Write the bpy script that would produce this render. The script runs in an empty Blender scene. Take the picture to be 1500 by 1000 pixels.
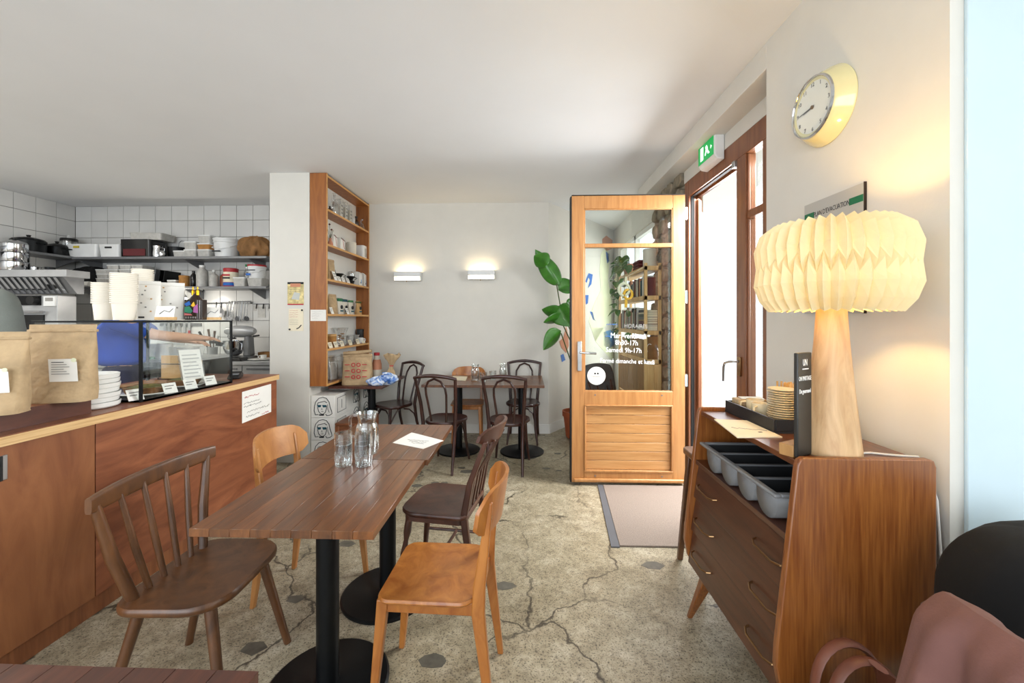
import bpy, bmesh, math, random
from mathutils import Vector, Matrix
random.seed(7)
R = math.radians
SC = bpy.context.scene
COL = SC.collection
EYE = 1.457

# ------------------------------------------------------------------ camera
cam_d = bpy.data.cameras.new('camera')
cam = bpy.data.objects.new('camera', cam_d); COL.objects.link(cam)
cam.location = (0, 0, EYE); cam.rotation_euler = (R(90), 0, math.atan(20/600))
cam_d.sensor_width = 36; cam_d.lens = 14.4
cam_d.shift_y = -33/1500; cam_d.clip_start = .02
SC.camera = cam

# ------------------------------------------------------------------ world, lights, exposure
world = bpy.data.worlds.new('daylight'); SC.world = world; world.use_nodes = True
bg = world.node_tree.nodes['Background']
bg.inputs[0].default_value = (.82, .91, 1, 1); bg.inputs[1].default_value = 1.7
vs = SC.view_settings
vs.view_transform = 'Standard'; vs.look = 'None'; vs.gamma = 1; vs.use_curve_mapping = False
vs.exposure = 0.24

def area(name, loc, aim, sx, sy, power, col):
    d = bpy.data.lights.new(name, 'AREA'); d.shape = 'RECTANGLE'; d.size = sx; d.size_y = sy
    d.energy = power; d.color = col
    o = bpy.data.objects.new(name, d); COL.objects.link(o); o.location = loc
    o.rotation_euler = (Vector(aim)-Vector(loc)).to_track_quat('-Z', 'Y').to_euler()
    return o
# daylight entering: rear shopfront window, side window beside the camera, open entrance door
area('rear_window_daylight', (-1.9, -2.55, 1.6), (-1.9, 5, 1.25), 5.6, 2.3, 140, (.90, .95, 1))
area('side_window_daylight', (2.28, .1, 1.55), (-2, .9, 1.2), 2.0, 2.2, 5, (.80, .91, 1))
area('alcove_window_daylight', (1.75, 5.65, 1.6), (0, 5.3, 1.2), 1.7, 1.9, 12, (.96, .98, 1))
area('door_daylight', (2.15, 3.25, 2.0), (.4, 3.1, 0), 1.3, 1.6, 170, (.96, .98, 1))

sn_d = bpy.data.lights.new('sun', 'SUN'); sn_d.energy = 6; sn_d.angle = .01; sn_d.color = (1, .97, .92)
sn_o = bpy.data.objects.new('sun', sn_d); COL.objects.link(sn_o); sn_o.location = (-3, 4, 9)
sn_o.rotation_euler = Vector((.62, -.18, -.76)).to_track_quat('-Z', 'Y').to_euler()
# ------------------------------------------------------------------ materials
def S(h, k=1):
    h = h.lstrip('#'); out = []
    for i in (0, 2, 4):
        c = int(h[i:i+2], 16)/255
        out.append((c/12.92 if c <= .04045 else ((c+.055)/1.055)**2.4)*k)
    return tuple(out)
M = {}
def newmat(name):
    m = bpy.data.materials.new(name); m.use_nodes = True; M[name] = m
    nt = m.node_tree; return m, nt, nt.nodes, nt.links, nt.nodes['Principled BSDF']
def coords(nt, scale):
    t = nt.nodes.new('ShaderNodeTexCoord'); mp = nt.nodes.new('ShaderNodeMapping')
    mp.inputs['Scale'].default_value = scale if hasattr(scale, '__len__') else (scale,)*3
    oi = nt.nodes.new('ShaderNodeObjectInfo')
    ad = nt.nodes.new('ShaderNodeVectorMath'); ad.operation = 'ADD'
    sc = nt.nodes.new('ShaderNodeMath'); sc.operation = 'MULTIPLY'; sc.inputs[1].default_value = 7.3
    nt.links.new(oi.outputs['Random'], sc.inputs[0])
    nt.links.new(t.outputs['Object'], ad.inputs[0]); nt.links.new(sc.outputs[0], ad.inputs[1])
    nt.links.new(ad.outputs[0], mp.inputs[0]); return mp.outputs[0], oi.outputs['Random']
def noise(nt, vec, scale, detail=4, rough=.55, dist=0):
    n = nt.nodes.new('ShaderNodeTexNoise'); n.inputs['Scale'].default_value = scale
    n.inputs['Detail'].default_value = detail; n.inputs['Roughness'].default_value = rough
    n.inputs['Distortion'].default_value = dist
    if vec is not None: nt.links.new(vec, n.inputs['Vector'])
    return n.outputs['Fac']
def ramp(nt, fac, stops):
    r = nt.nodes.new('ShaderNodeValToRGB'); e = r.color_ramp.elements
    while len(e) < len(stops): e.new(.5)
    for i, (p, c) in enumerate(stops): e[i].position = p; e[i].color = (*c, 1)
    nt.links.new(fac, r.inputs[0]); return r.outputs[0]
def bumpn(nt, h, strength, dist, bsdf):
    b = nt.nodes.new('ShaderNodeBump'); b.inputs['Strength'].default_value = strength
    b.inputs['Distance'].default_value = dist
    nt.links.new(h, b.inputs['Height']); nt.links.new(b.outputs[0], bsdf.inputs['Normal'])
def mat(name, col, rough=.5, metal=0, var=.06, vs_=6, bump=0, bs=60, bd=.004, coat=0, emit=None, es=0, alpha=None):
    m, nt, N, L, b = newmat(name)
    c = S(col) if isinstance(col, str) else col
    v, rnd = coords(nt, 1)
    n = noise(nt, v, vs_)
    L.new(ramp(nt, n, [(.3, tuple(x*(1-var) for x in c)), (.7, tuple(min(1, x*(1+var)) for x in c))]), b.inputs['Base Color'])
    b.inputs['Roughness'].default_value = rough; b.inputs['Metallic'].default_value = metal
    if coat: b.inputs['Coat Weight'].default_value = coat
    if bump: bumpn(nt, noise(nt, v, bs, 3), bump, bd, b)
    if emit is not None:
        b.inputs['Emission Color'].default_value = (*(S(emit) if isinstance(emit, str) else emit), 1); b.inputs['Emission Strength'].default_value = es
    return m
def wood(name, dark, light, stretch=(1, 1, 12), scale=3, rough=.45, rv=.12, dist=1.2, bump=.05, coat=0, stripes=0):
    m, nt, N, L, b = newmat(name)
    v, rnd = coords(nt, stretch)
    n = noise(nt, v, scale, 6, .6, dist)
    if stripes:
        w = nt.nodes.new('ShaderNodeTexNoise'); w.inputs['Scale'].default_value = stripes; w.inputs['Detail'].default_value = 2
        L.new(v, w.inputs['Vector'])
        mx = nt.nodes.new('ShaderNodeMath'); mx.operation = 'MULTIPLY_ADD'; mx.inputs[1].default_value = .6
        L.new(w.outputs['Fac'], mx.inputs[0])
        m2 = nt.nodes.new('ShaderNodeMath'); m2.operation = 'MULTIPLY'; m2.inputs[1].default_value = .4
        L.new(n, m2.inputs[0]); L.new(m2.outputs[0], mx.inputs[2]); n = mx.outputs[0]
    c = ramp(nt, n, [(.28 if not stripes else .34, S(dark)), (.72 if not stripes else .66, S(light))])
    hs = nt.nodes.new('ShaderNodeHueSaturation')
    ma = nt.nodes.new('ShaderNodeMapRange'); ma.inputs['To Min'].default_value = 1-rv; ma.inputs['To Max'].default_value = 1+rv
    L.new(rnd, ma.inputs[0]); L.new(ma.outputs[0], hs.inputs['Value']); L.new(c, hs.inputs['Color'])
    L.new(hs.outputs[0], b.inputs['Base Color'])
    b.inputs['Roughness'].default_value = rough
    if coat: b.inputs['Coat Weight'].default_value = coat; b.inputs['Coat Roughness'].default_value = .25
    if bump: bumpn(nt, n, bump, .01, b)
    return m
def glassmat(name, tint=(.97, .99, .98), base=.05, edge=.6, rough=.02):
    m, nt, N, L, b = newmat(name); N.remove(b)
    tr = N.new('ShaderNodeBsdfTransparent'); tr.inputs[0].default_value = (*tint, 1)
    gl = N.new('ShaderNodeBsdfGlossy'); gl.inputs['Roughness'].default_value = rough; gl.inputs[0].default_value = (.95, .97, .97, 1)
    lw = N.new('ShaderNodeLayerWeight'); lw.inputs[0].default_value = .35
    mr = N.new('ShaderNodeMapRange'); mr.inputs['To Min'].default_value = base; mr.inputs['To Max'].default_value = edge
    L.new(lw.outputs['Facing'], mr.inputs[0])
    mx = N.new('ShaderNodeMixShader'); L.new(mr.outputs[0], mx.inputs[0]); L.new(tr.outputs[0], mx.inputs[1]); L.new(gl.outputs[0], mx.inputs[2])
    L.new(mx.outputs[0], N['Material Output'].inputs[0]); return m
def papermat(name, col, trans=.5):
    m, nt, N, L, b = newmat(name); N.remove(b)
    d = N.new('ShaderNodeBsdfDiffuse'); t = N.new('ShaderNodeBsdfTranslucent')
    v, r_ = coords(nt, 1); c = S(col)
    rc = ramp(nt, noise(nt, v, 30), [(.3, tuple(x*.94 for x in c)), (.7, c)])
    L.new(rc, d.inputs[0]); L.new(rc, t.inputs[0])
    mx = N.new('ShaderNodeMixShader'); mx.inputs[0].default_value = trans
    L.new(d.outputs[0], mx.inputs[1]); L.new(t.outputs[0], mx.inputs[2]); L.new(mx.outputs[0], N['Material Output'].inputs[0]); return m

mat('wall_white', '#d9d6ce', .85, var=.02, bump=.08, bs=90)
mat('ceiling_white', '#e6e7e8', .9, var=.015, vs_=2)
mat('trim_white', '#e4e4e0', .6, var=.02)
mat('tile', '#cfcecb', .22, var=.04, vs_=3)
mat('grout', '#6a6864', .9)
mat('black', '#0c0c0d', .45, bump=.1)
mat('black_gloss', '#0a0a0b', .18)
mat('black_metal', '#121416', .42, metal=.6)
mat('rubber', '#161616', .7)
mat('steel', '#b0b1b2', .36, metal=.35, var=.1)
mat('steel_dark', '#77787a', .42, metal=.45, var=.12)
mat('chrome', '#c9cacc', .12, metal=1)
mat('brass', '#8d6e4c', .3, metal=1)
mat('white_plastic', '#dedfde', .4)
mat('white_ceramic', '#e6e6e2', .18)
mat('cream_ceramic', '#e3d2ae', .2)
mat('cream_enamel', '#ddd3a0', .14, coat=.6)
mat('clear_plastic_grey', '#b4b2ad', .35, var=.15, vs_=25)
mat('paper', '#e9e7e1', .8, var=.03)
mat('paper_cup', '#e8e1d3', .7, var=.02)
mat('paper_warm', '#e9dfc6', .8, var=.04)
mat('kraft', '#b49a76', .8, var=.16, vs_=14, bump=.7, bs=11, bd=.03)
mat('kraft_dark', '#8a6238', .8, var=.25, vs_=14, bump=.7, bs=14)
mat('card', '#c9a06a', .8, var=.1)
mat('ink', '#24262a', .8)
mat('ink_red', '#b8283a', .8)
mat('ink_soft', '#8c8a86', .8)
mat('ink_white', '#f2f2f2', .7)
mat('ink_teal', '#0f4a58', .7)
mat('blue', '#1c63b8', .6)
mat('blue_sky', '#6fa0cf', .6)
mat('green_leaf', '#3d7a26', .35, var=.35, vs_=9, coat=.3)
mat('green_pothos', '#3f6a2a', .4, var=.35, vs_=9)
mat('stem', '#4a5a2a', .6)
mat('terracotta', '#a8552f', .75, var=.12)
mat('soil', '#2a1d14', .95, var=.3, vs_=60)
mat('mural_pink', '#c98a6c', .8); mat('mural_yellow', '#dfe2c4', .85); mat('mural_grey', '#c4c7c2', .85)
mat('red', '#a8242a', .5); mat('red_dark', '#5a1016', .5)
mat('green', '#1f8a4a', .5); mat('green_board', '#1f7a45', .55)
mat('sign_green', '#0c6b45', .5)
mat('exit_green', '#0b9a4c', .4, emit='#08a04c', es=.55)
mat('exit_white', '#e8fff0', .4, emit='#e8fff0', es=.9)
mat('yellow', '#e6b422', .5); mat('yellow_tag', '#b9a52e', .6)
mat('gold', '#d8a020', .25, metal=.9)
mat('purple', '#a85a9c', .5); mat('teal', '#2a8a6a', .5); mat('pink', '#d87a7a', .5)
mat('amber_glass', '#3a1c08', .12, coat=.5)
mat('brown_glass', '#2a1a10', .15)
mat('alu', '#b5b7b8', .35, metal=.9)
mat('sign_grey', '#b5b3ad', .4, var=.03)
mat('grey_plastic', '#737578', .45, var=.05)
mat('compartment_shade', '#232527', .5)
mat('tray_black', '#1b1a1c', .5)
mat('mat_fibre', '#85776c', .95, var=.22, vs_=160, bump=.8, bs=300)
mat('mat_edge', '#55565a', .6)
mat('stone_inlay', '#5a564c', .5, var=.3, vs_=20)
mat('rubble', '#8c8270', .9, var=.35, vs_=12, bump=.8, bs=20)
mat('mortar', '#9a9384', .95, var=.2, vs_=20, bump=.6, bs=40)
mat('skin', '#c99a7c', .5, var=.05); mat('hair', '#2a1a12', .6)
mat('shirt_blue', '#123f9c', .8, var=.15, vs_=5); mat('navy', '#15173a', .85, var=.15)
mat('sweater_grey', '#6f7570', .9, var=.12, vs_=6, bump=.4, bs=80)
mat('coat_mauve', '#74504a', .92, var=.16, vs_=5, bump=.4, bs=120)
mat('black_fabric', '#050506', .95, var=.3, vs_=5, bump=.3, bs=30)
mat('leather', '#6a3c2c', .45, var=.2)
mat('jacket_grey', '#4a4d50', .9, var=.15)
mat('food_brown', '#6e4a26', .8, var=.4, vs_=30, bump=1, bs=50)
mat('food_green', '#5f5a26', .8, var=.45, vs_=35, bump=1, bs=50)
mat('food_red', '#8a4a34', .8, var=.4, vs_=30, bump=1, bs=50)
mat('salad', '#c8b39a', .7, var=.4, vs_=40, bump=1, bs=50)
mat('cork', '#a8763c', .8, var=.15, vs_=30)
mat('chalkboard', '#2c2b29', .35, var=.1)
mat('bulb', '#fff2cc', .4, emit=(1, .66, .28), es=5)
mat('sconce_glow', '#fff4d8', .4, emit=(1, .84, .58), es=4)
mat('spot_glow', '#ffffff', .4, emit=(1, .95, .85), es=30)
mat('cable', '#e2e0da', .5)
mat('sauce', '#7a3d22', .4); mat('poster_a', '#cfc08a', .8, var=.45, vs_=28)
mat('reveal_daylight_tint', '#c6d8e0', .7, var=.02); mat('print_grey', '#b9b9b6', .8); mat('linen', '#d8d2c4', .85); mat('pavement', '#b8b6b0', .9); mat('facade', '#e4e0d6', .9)  # reveal colour has the bluish window daylight mixed into its white
wood('counter_ply', '#693620', '#9a5d3c', (1, .8, 3.2), 1.7, .42, .03, 2.2)
wood('counter_ply_door', '#744226', '#98623c', (1, 2.2, .5), 3, .42, .03, 1.6)
wood('ply_edge', '#b78c56', '#e2c08c', (1, 1, 60), 3, .6, .02, 0)
wood('counter_top', '#6a3a22', '#8d5533', (3, 1, 1), 4, .4, .03)
wood('table_wood', '#4a2a14', '#7a4a25', (14, 1.4, 5), 2.4, .3, .2, .6, coat=.25)
wood('table_dark', '#40221a', '#5e3526', (14, 1.4, 5), 2.4, .35, .15, .6, coat=.2)
wood('chair_orange', '#8d4e1e', '#bb7a38', (3, 3, 1), 4, .36, .05, 1, coat=.3)
wood('chair_tan', '#935c2c', '#b9824a', (3, 3, 1), 4, .4, .05, 1, coat=.2)
wood('chair_brown', '#3e2412', '#6a4324', (3, 3, 1), 4, .38, .06, 1, coat=.3)
wood('chair_dark', '#33190f', '#573222', (3, 3, 1), 4, .4, .06, 1, coat=.25)
wood('bentwood', '#200d0a', '#43211a', (2, 2, 2), 5, .3, .06, 1, coat=.4)
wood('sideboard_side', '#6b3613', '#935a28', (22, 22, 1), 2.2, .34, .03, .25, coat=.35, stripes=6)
wood('sideboard_shaded', '#3a1c0e', '#5a311b', (3, 1, 14), 2.4, .38, .05, .6, coat=.25)  # same veneer as the sides, darkened for the shadowed front
wood('sideboard_top', '#4e2814', '#7a4626', (14, 1, 3), 2.4, .3, .03, .6, coat=.3)
wood('bookcase_wood', '#7d4620', '#a8682f', (8, 8, 1), 2.5, .45, .05, .8)
wood('bookcase_edge', '#c08a4e', '#d9a868', (8, 1, 8), 2.5, .5, .05)
wood('door_wood', '#a06a38', '#bd8850', (12, 12, 1), 2.5, .42, .04, .5, coat=.2)
wood('door_board', '#a8743f', '#c4945e', (1.2, 6, 14), 2.5, .42, .08, .5, coat=.2)
wood('frame_wood', '#6a3a20', '#8f5a36', (12, 12, 1), 2.5, .4, .05, .5, coat=.2)
wood('pine', '#c89a5c', '#e6c38c', (10, 10, 1), 2, .55, .06, 1)
wood('pine_dark', '#8d6437', '#b58a55', (10, 10, 1), 2, .55, .06, 1)
wood('lamp_wood', '#b48a5e', '#dcb98c', (7, 7, 1), 4, .5, .02, .8)
wood('stool_wood', '#5a2f16', '#85502a', (3, 1, 6), 3, .45, .05)
glassmat('pane_glass', (.95, .975, .965), .03, .3)
glassmat('case_glass', (.975, .985, .98), .012, .12)
glassmat('drink_glass', (.95, .965, .965), .06, .9)
glassmat('water', (.96, .975, .98), .02, .15)
glassmat('film', (.9, .9, .9), .18, .6, .15)
papermat('shade_paper', '#e2d6b0', .05)

# worn, crack-crossed polished concrete
def concrete():
    m, nt, N, L, b = newmat('concrete')
    t = N.new('ShaderNodeTexCoord'); v = t.outputs['Object']
    big = noise(nt, v, 1.1, 5, .6); fine = noise(nt, v, 55, 4, .7); sp = noise(nt, v, 130, 2, .5)
    c1 = ramp(nt, big, [(.3, S('#a29985')), (.52, S('#bab2a1')), (.72, S('#d0cabd'))])
    c2 = ramp(nt, fine, [(.32, S('#7d7460')), (.46, S('#d6cfbd')), (.62, S('#efeadc'))])
    mx = N.new('ShaderNodeMixRGB'); mx.blend_type = 'MULTIPLY'; mx.inputs[0].default_value = .75
    L.new(c1, mx.inputs[1]); L.new(c2, mx.inputs[2])
    med = ramp(nt, noise(nt, v, 9, 5, .65), [(.30, S('#9a9382')), (.5, S('#dedacf')), (.62, (1, 1, 1))])
    mq = N.new('ShaderNodeMixRGB'); mq.blend_type = 'MULTIPLY'; mq.inputs[0].default_value = .6
    L.new(mx.outputs[0], mq.inputs[1]); L.new(med, mq.inputs[2]); mx = mq
    dk = ramp(nt, sp, [(.35, S('#453e32')), (.44, (1, 1, 1))])
    m1 = N.new('ShaderNodeMixRGB'); m1.blend_type = 'MULTIPLY'; m1.inputs[0].default_value = .75
    L.new(mx.outputs[0], m1.inputs[1]); L.new(dk, m1.inputs[2])
    # cracks
    nz = N.new('ShaderNodeTexNoise'); nz.inputs['Scale'].default_value = 3.2; nz.inputs['Detail'].default_value = 6; L.new(v, nz.inputs['Vector'])
    mu = N.new('ShaderNodeVectorMath'); mu.operation = 'SCALE'; mu.inputs[3].default_value = .42; L.new(nz.outputs['Color'], mu.inputs[0])
    ad = N.new('ShaderNodeVectorMath'); L.new(v, ad.inputs[0]); L.new(mu.outputs[0], ad.inputs[1])
    vo = N.new('ShaderNodeTexVoronoi'); vo.feature = 'DISTANCE_TO_EDGE'; vo.inputs['Scale'].default_value = 1.25; L.new(ad.outputs[0], vo.inputs['Vector'])
    ck = ramp(nt, vo.outputs['Distance'], [(.0, (1, 1, 1)), (.005, (.8,)*3), (.012, (0, 0, 0))])
    gate = ramp(nt, noise(nt, v, 1.7, 3), [(.37, (0, 0, 0)), (.49, (1, 1, 1))])
    mm = N.new('ShaderNodeMixRGB'); mm.blend_type = 'MULTIPLY'; mm.inputs[0].default_value = 1; L.new(ck, mm.inputs[1]); L.new(gate, mm.inputs[2])
    fin = N.new('ShaderNodeMixRGB'); L.new(mm.outputs[0], fin.inputs[0]); L.new(m1.outputs[0], fin.inputs[1]); fin.inputs[2].default_value = (*S('#3a3226'), 1)
    L.new(fin.outputs[0], b.inputs['Base Color'])
    L.new(ramp(nt, fine, [(.3, (.55,)*3), (.7, (.3,)*3)]), b.inputs['Roughness'])
    b.inputs['Specular IOR Level'].default_value = .5
    bumpn(nt, fine, .12, .003, b)
concrete()

# ------------------------------------------------------------------ mesh helpers
class MB:
    def __init__(s): s.v = []; s.f = []
    def add(s, vs, fs):
        o = len(s.v); s.v += [tuple(v) for v in vs]; s.f += [tuple(i+o for i in f) for f in fs]; return s
    def box(s, x0, x1, y0, y1, z0, z1, m=None):
        vs = [(x, y, z) for x in (x0, x1) for y in (y0, y1) for z in (z0, z1)]
        if m is not None: vs = [m @ Vector(v) for v in vs]
        return s.add(vs, [(0, 1, 3, 2), (4, 6, 7, 5), (0, 4, 5, 1), (2, 3, 7, 6), (0, 2, 6, 4), (1, 5, 7, 3)])
    def cb(s, c, sz, m=None):
        (x, y, z), (a, b, d) = c, sz; return s.box(x-a/2, x+a/2, y-b/2, y+b/2, z-d/2, z+d/2, m)
    def lathe(s, prof, n=20, c=(0, 0, 0), sx=1, sy=1, caps=True):
        vs = [(c[0]+r*math.cos(2*math.pi*j/n)*sx, c[1]+r*math.sin(2*math.pi*j/n)*sy, c[2]+z) for r, z in prof for j in range(n)]
        fs = [(i*n+j, i*n+(j+1) % n, (i+1)*n+(j+1) % n, (i+1)*n+j) for i in range(len(prof)-1) for j in range(n)]
        if caps:
            if prof[0][0] > 1e-4: fs.append(tuple(range(n))[::-1])
            if prof[-1][0] > 1e-4: fs.append(tuple((len(prof)-1)*n+j for j in range(n)))
        return s.add(vs, fs)
    def tube(s, pts, r, n=8, closed=False, flat=1.0):
        P = [Vector(p) for p in pts]; k = len(P); rs = r if hasattr(r, '__len__') else [r]*k
        up = None; vs = []
        for i in range(k):
            if closed: t = P[(i+1) % k]-P[i-1]
            else: t = P[min(i+1, k-1)]-P[max(i-1, 0)]
            t.normalize()
            if up is None:
                a = Vector((0, 0, 1)) if abs(t.z) < .9 else Vector((1, 0, 0)); up = (a-t*a.dot(t)).normalized()
            else:
                up = up-t*up.dot(t)
                up = up.normalized() if up.length > 1e-6 else t.orthogonal().normalized()
            sd = t.cross(up)
            for j in range(n):
                a = 2*math.pi*j/n
                vs.append(P[i]+(sd*math.cos(a)+up*math.sin(a)*flat)*rs[i])
        fs = [(i*n+j, i*n+(j+1) % n, ((i+1) % k)*n+(j+1) % n, ((i+1) % k)*n+j) for i in range(k if closed else k-1) for j in range(n)]
        if not closed: fs += [tuple(range(n))[::-1], tuple((k-1)*n+j for j in range(n))]
        return s.add(vs, fs)
    def cyl(s, p0, p1, r0, r1=None, n=14): return s.tube([p0, p1], [r0, r0 if r1 is None else r1], n)
    def prism(s, poly, d0, d1, axis='y'):
        k = len(poly)
        f = {'x': lambda a, b, d: (d, a, b), 'y': lambda a, b, d: (a, d, b), 'z': lambda a, b, d: (a, b, d)}[axis]
        vs = [f(a, b, d0) for a, b in poly]+[f(a, b, d1) for a, b in poly]
        fs = [tuple(range(k)), tuple(range(k, 2*k))[::-1]]+[(i, (i+1) % k, k+(i+1) % k, k+i) for i in range(k)]
        return s.add(vs, fs)
    def grid(s, fn, nu, nv, thick=0):
        vs = [Vector(fn(i/(nu-1), j/(nv-1))) for i in range(nu) for j in range(nv)]
        fs = [(i*nv+j, (i+1)*nv+j, (i+1)*nv+j+1, i*nv+j+1) for i in range(nu-1) for j in range(nv-1)]
        return s.add(vs, fs)
    def xf(s, m): s.v = [tuple(m @ Vector(v)) for v in s.v]; return s
    def build(s, name, material, parent=None, smooth=0, bevel=0, solid=0, sub=0, W=False, seg=2):
        me = bpy.data.meshes.new(name)
        vs = s.v
        if parent is None:
            xs, ys, zs = zip(*vs); o0 = Vector(((min(xs)+max(xs))/2, (min(ys)+max(ys))/2, min(zs)))
        else: o0 = wloc(parent) if W else Vector((0, 0, 0))
        me.from_pydata([tuple(Vector(v)-o0) for v in vs], [], s.f)
        bm = bmesh.new(); bm.from_mesh(me); bmesh.ops.recalc_face_normals(bm, faces=bm.faces); bm.to_mesh(me); bm.free()
        me.materials.append(M[material])
        o = bpy.data.objects.new(name, me); COL.objects.link(o)
        if parent is None: o.location = o0
        else: o.parent = parent
        if smooth:
            for p in me.polygons: p.use_smooth = True
            me.set_sharp_from_angle(angle=R(smooth if smooth > 1 else 40))
        if solid:
            md = o.modifiers.new('solid', 'SOLIDIFY'); md.thickness = solid; md.offset = 0
        if sub:
            md = o.modifiers.new('sub', 'SUBSURF'); md.levels = sub; md.render_levels = sub
        if bevel:
            md = o.modifiers.new('bev', 'BEVEL'); md.width = bevel; md.segments = seg; md.limit_method = 'ANGLE'; md.angle_limit = R(35)
            if not smooth:
                for p in me.polygons: p.use_smooth = True
                me.set_sharp_from_angle(angle=R(30))
        return o
def wloc(o):
    v = Vector(o.location)
    while o.parent: o = o.parent; v = v+Vector(o.location)
    return v
def tag(o, label, cat, group=None):
    o['label'] = label; o['category'] = cat
    if group: o['group'] = group
    return o
def struct(o, label=None, cat=None):
    o['kind'] = 'structure'
    if label: o['label'] = label
    if cat: o['category'] = cat
    return o
def thing(name, label, cat, loc=(0, 0, 0), rz=0, group=None):
    o = bpy.data.objects.new(name, None); COL.objects.link(o); o.empty_display_size = .05
    o.location = loc; o.rotation_euler = (0, 0, rz); return tag(o, label, cat, group)
def dup(root, loc, rz=None, label=None, group=None, scale=None):
    r = root.copy(); COL.objects.link(r); r.location = loc
    if rz is not None: r.rotation_euler = (0, 0, rz)
    if label: r['label'] = label
    if group: r['group'] = group
    if scale: r.scale = scale
    for ch in list(root.children):
        c = ch.copy(); COL.objects.link(c); c.parent = r
        for g in list(ch.children):
            d = g.copy(); COL.objects.link(d); d.parent = c
    return r
def basis(loc, right, up):
    x = Vector(right).normalized(); y = Vector(up); y = (y-x*y.dot(x)).normalized(); z = x.cross(y)
    return Matrix(((x.x, y.x, z.x, loc[0]), (x.y, y.y, z.y, loc[1]), (x.z, y.z, z.z, loc[2]), (0, 0, 0, 1)))
def text(name, body, size, material, parent, loc, right, up, ext=.0006, align='CENTER', wide=1, W=True):
    cu = bpy.data.curves.new(name, 'FONT'); cu.body = body; cu.size = size; cu.extrude = ext; cu.align_x = align; cu.resolution_u = 2
    cu.align_y = 'CENTER'
    tmp = bpy.data.objects.new(name+'_tmp', cu); COL.objects.link(tmp)
    me = bpy.data.meshes.new_from_object(tmp); bpy.data.objects.remove(tmp); bpy.data.curves.remove(cu)
    me.name = name; me.materials.clear(); me.materials.append(M[material])
    l = Vector(loc)-(wloc(parent) if (W and parent) else Vector((0, 0, 0)))
    me.transform(basis(l, right, up) @ Matrix.Diagonal((wide, 1, 1, 1)))
    o = bpy.data.objects.new(name, me); COL.objects.link(o); o.parent = parent
    return o
# where the line of sight through column px of the photograph meets depth y, and the height of row py there
TH = math.atan(20/600); CT, ST = math.cos(TH), math.sin(TH)
def sx(px, y): a = (px-750)/600; return y*(a*CT-ST)/(a*ST+CT)
def sz(px, py, y): return EYE+(467-py)/600*(-sx(px, y)*ST+y*CT)
def rot(m, p): return m @ Vector(p)
def rz_m(a, c=(0, 0, 0)): return Matrix.Translation(c) @ Matrix.Rotation(a, 4, 'Z') @ Matrix.Translation(-Vector(c))
# ================================================================== ROOM SHELL
YB = 5.22; ZC = 2.94; XL = -5.95; XR = 1.29; XD = 1.45
floor = struct(MB().box(-6.2, 1.62, -2.8, 7.2, -.1, 0).build('floor', 'concrete'))
ceil = struct(MB().box(-6.2, 2.6, -2.8, 7.2, ZC, ZC+.1).build('ceiling', 'ceiling_white'))
struct(MB().box(1.62, 7, -3, 9, -.14, -.04).build('pavement', 'pavement'))
wk = struct(MB().box(XL-.1, -2.4, YB+.012, YB+.15, 0, ZC).build('wall_kitchen', 'grout'))
wl = struct(MB().box(XL-.15, XL-.016, -2.6, YB+.15, 0, ZC).build('wall_left', 'wall_white'))
MB().box(XL-.016, XL-.011, YB-12*.218, YB+.01, ZC-10*.218, ZC-.001).build('tile_bed', 'grout', wl, W=True)
# wall tiles, one by one
P = .218
tile_me = None
def tile(parent, loc, rz, w=1, h=1):
    global tile_me
    if tile_me is None:
        o = MB().cb((0, 0, 0), (P-.005, .012, P-.005)).build('tile', 'tile', parent, bevel=.002)
        tile_me = o
    else:
        o = tile_me.copy(); COL.objects.link(o); o.parent = parent
    o.location = Vector(loc)-wloc(parent); o.rotation_euler = (0, 0, rz); o.scale = (w, 1, h)
ztop = 2.745
for r in range(-1, 9):
    z = ztop-P*r-P/2; hh = 1
    if r == -1: z = (ztop+ZC)/2; hh = (ZC-ztop-.004)/(P-.005)
    for c_ in range(16):
        x = XL+P/2+c_*P
        if x < -2.55: tile(wk, (x, YB+.006, z), 0, 1, hh)
    for c_ in range(12):
        y = YB-P/2-c_*P
        if r < 8: tile(wl, (XL-.006, y, z), R(90), 1, hh)
struct(MB().box(-2.6, -2.19, 4.08, YB+.1, 0, ZC).build('wall_pillar', 'wall_white'))
struct(MB().box(-2.2, .29, YB, YB+.15, 0, ZC).build('wall_back', 'wall_white'))
A0 = Vector((.29, YB, 0)); A1 = Vector((1.5, 6.95, 0)); ad = (A1-A0).normalized(); an = Vector((ad.y, -ad.x, 0))
struct(MB().prism([(A0.x, A0.y), (A1.x, A1.y), (A1.x-.2, A1.y+.2), (A0.x-.1, A0.y+.2)], 0, ZC, 'z').build('wall_alcove', 'wall_white'))
struct(MB().box(-2.19, .29, YB-.014, YB, 0, .12).build('baseboard_back', 'trim_white', bevel=.003))
struct(MB().prism([(A0.x, A0.y-.01), (A1.x, A1.y), (A1.x+an.x*.014, A1.y+an.y*.014), (A0.x+an.x*.014, A0.y+an.y*.014)], 0, .12, 'z').build('baseboard_alcove', 'trim_white'))
wr = MB().box(XR, XR+.33, 1.29, 2.24, 0, ZC)
wall_r = struct(wr.build('wall_right', 'wall_white'))
struct(MB().box(XR, XR+.33, 2.24, 4.75, 2.8, ZC).build('trim_1', 'wall_white', bevel=.004))          # beam above the entrance
struct(MB().box(XD, XD+.17, 2.24, 3.80, 2.69, 2.8).build('wall_above_entrance', 'wall_white'))
struct(MB().box(XR+.006, XR+.32, 2.226, 2.24, 0, 2.8).build('trim_2', 'trim_white', bevel=.003))
ws = struct(MB().box(XD+.03, XD+.17, 3.80, 4.75, 0, ZC).build('wall_stone', 'mortar'))
wa = struct(MB().box(XD+.03, XD+.17, 4.75, 7.0, 0, .6).build('wall_alcove_right', 'wall_white'))
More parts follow.
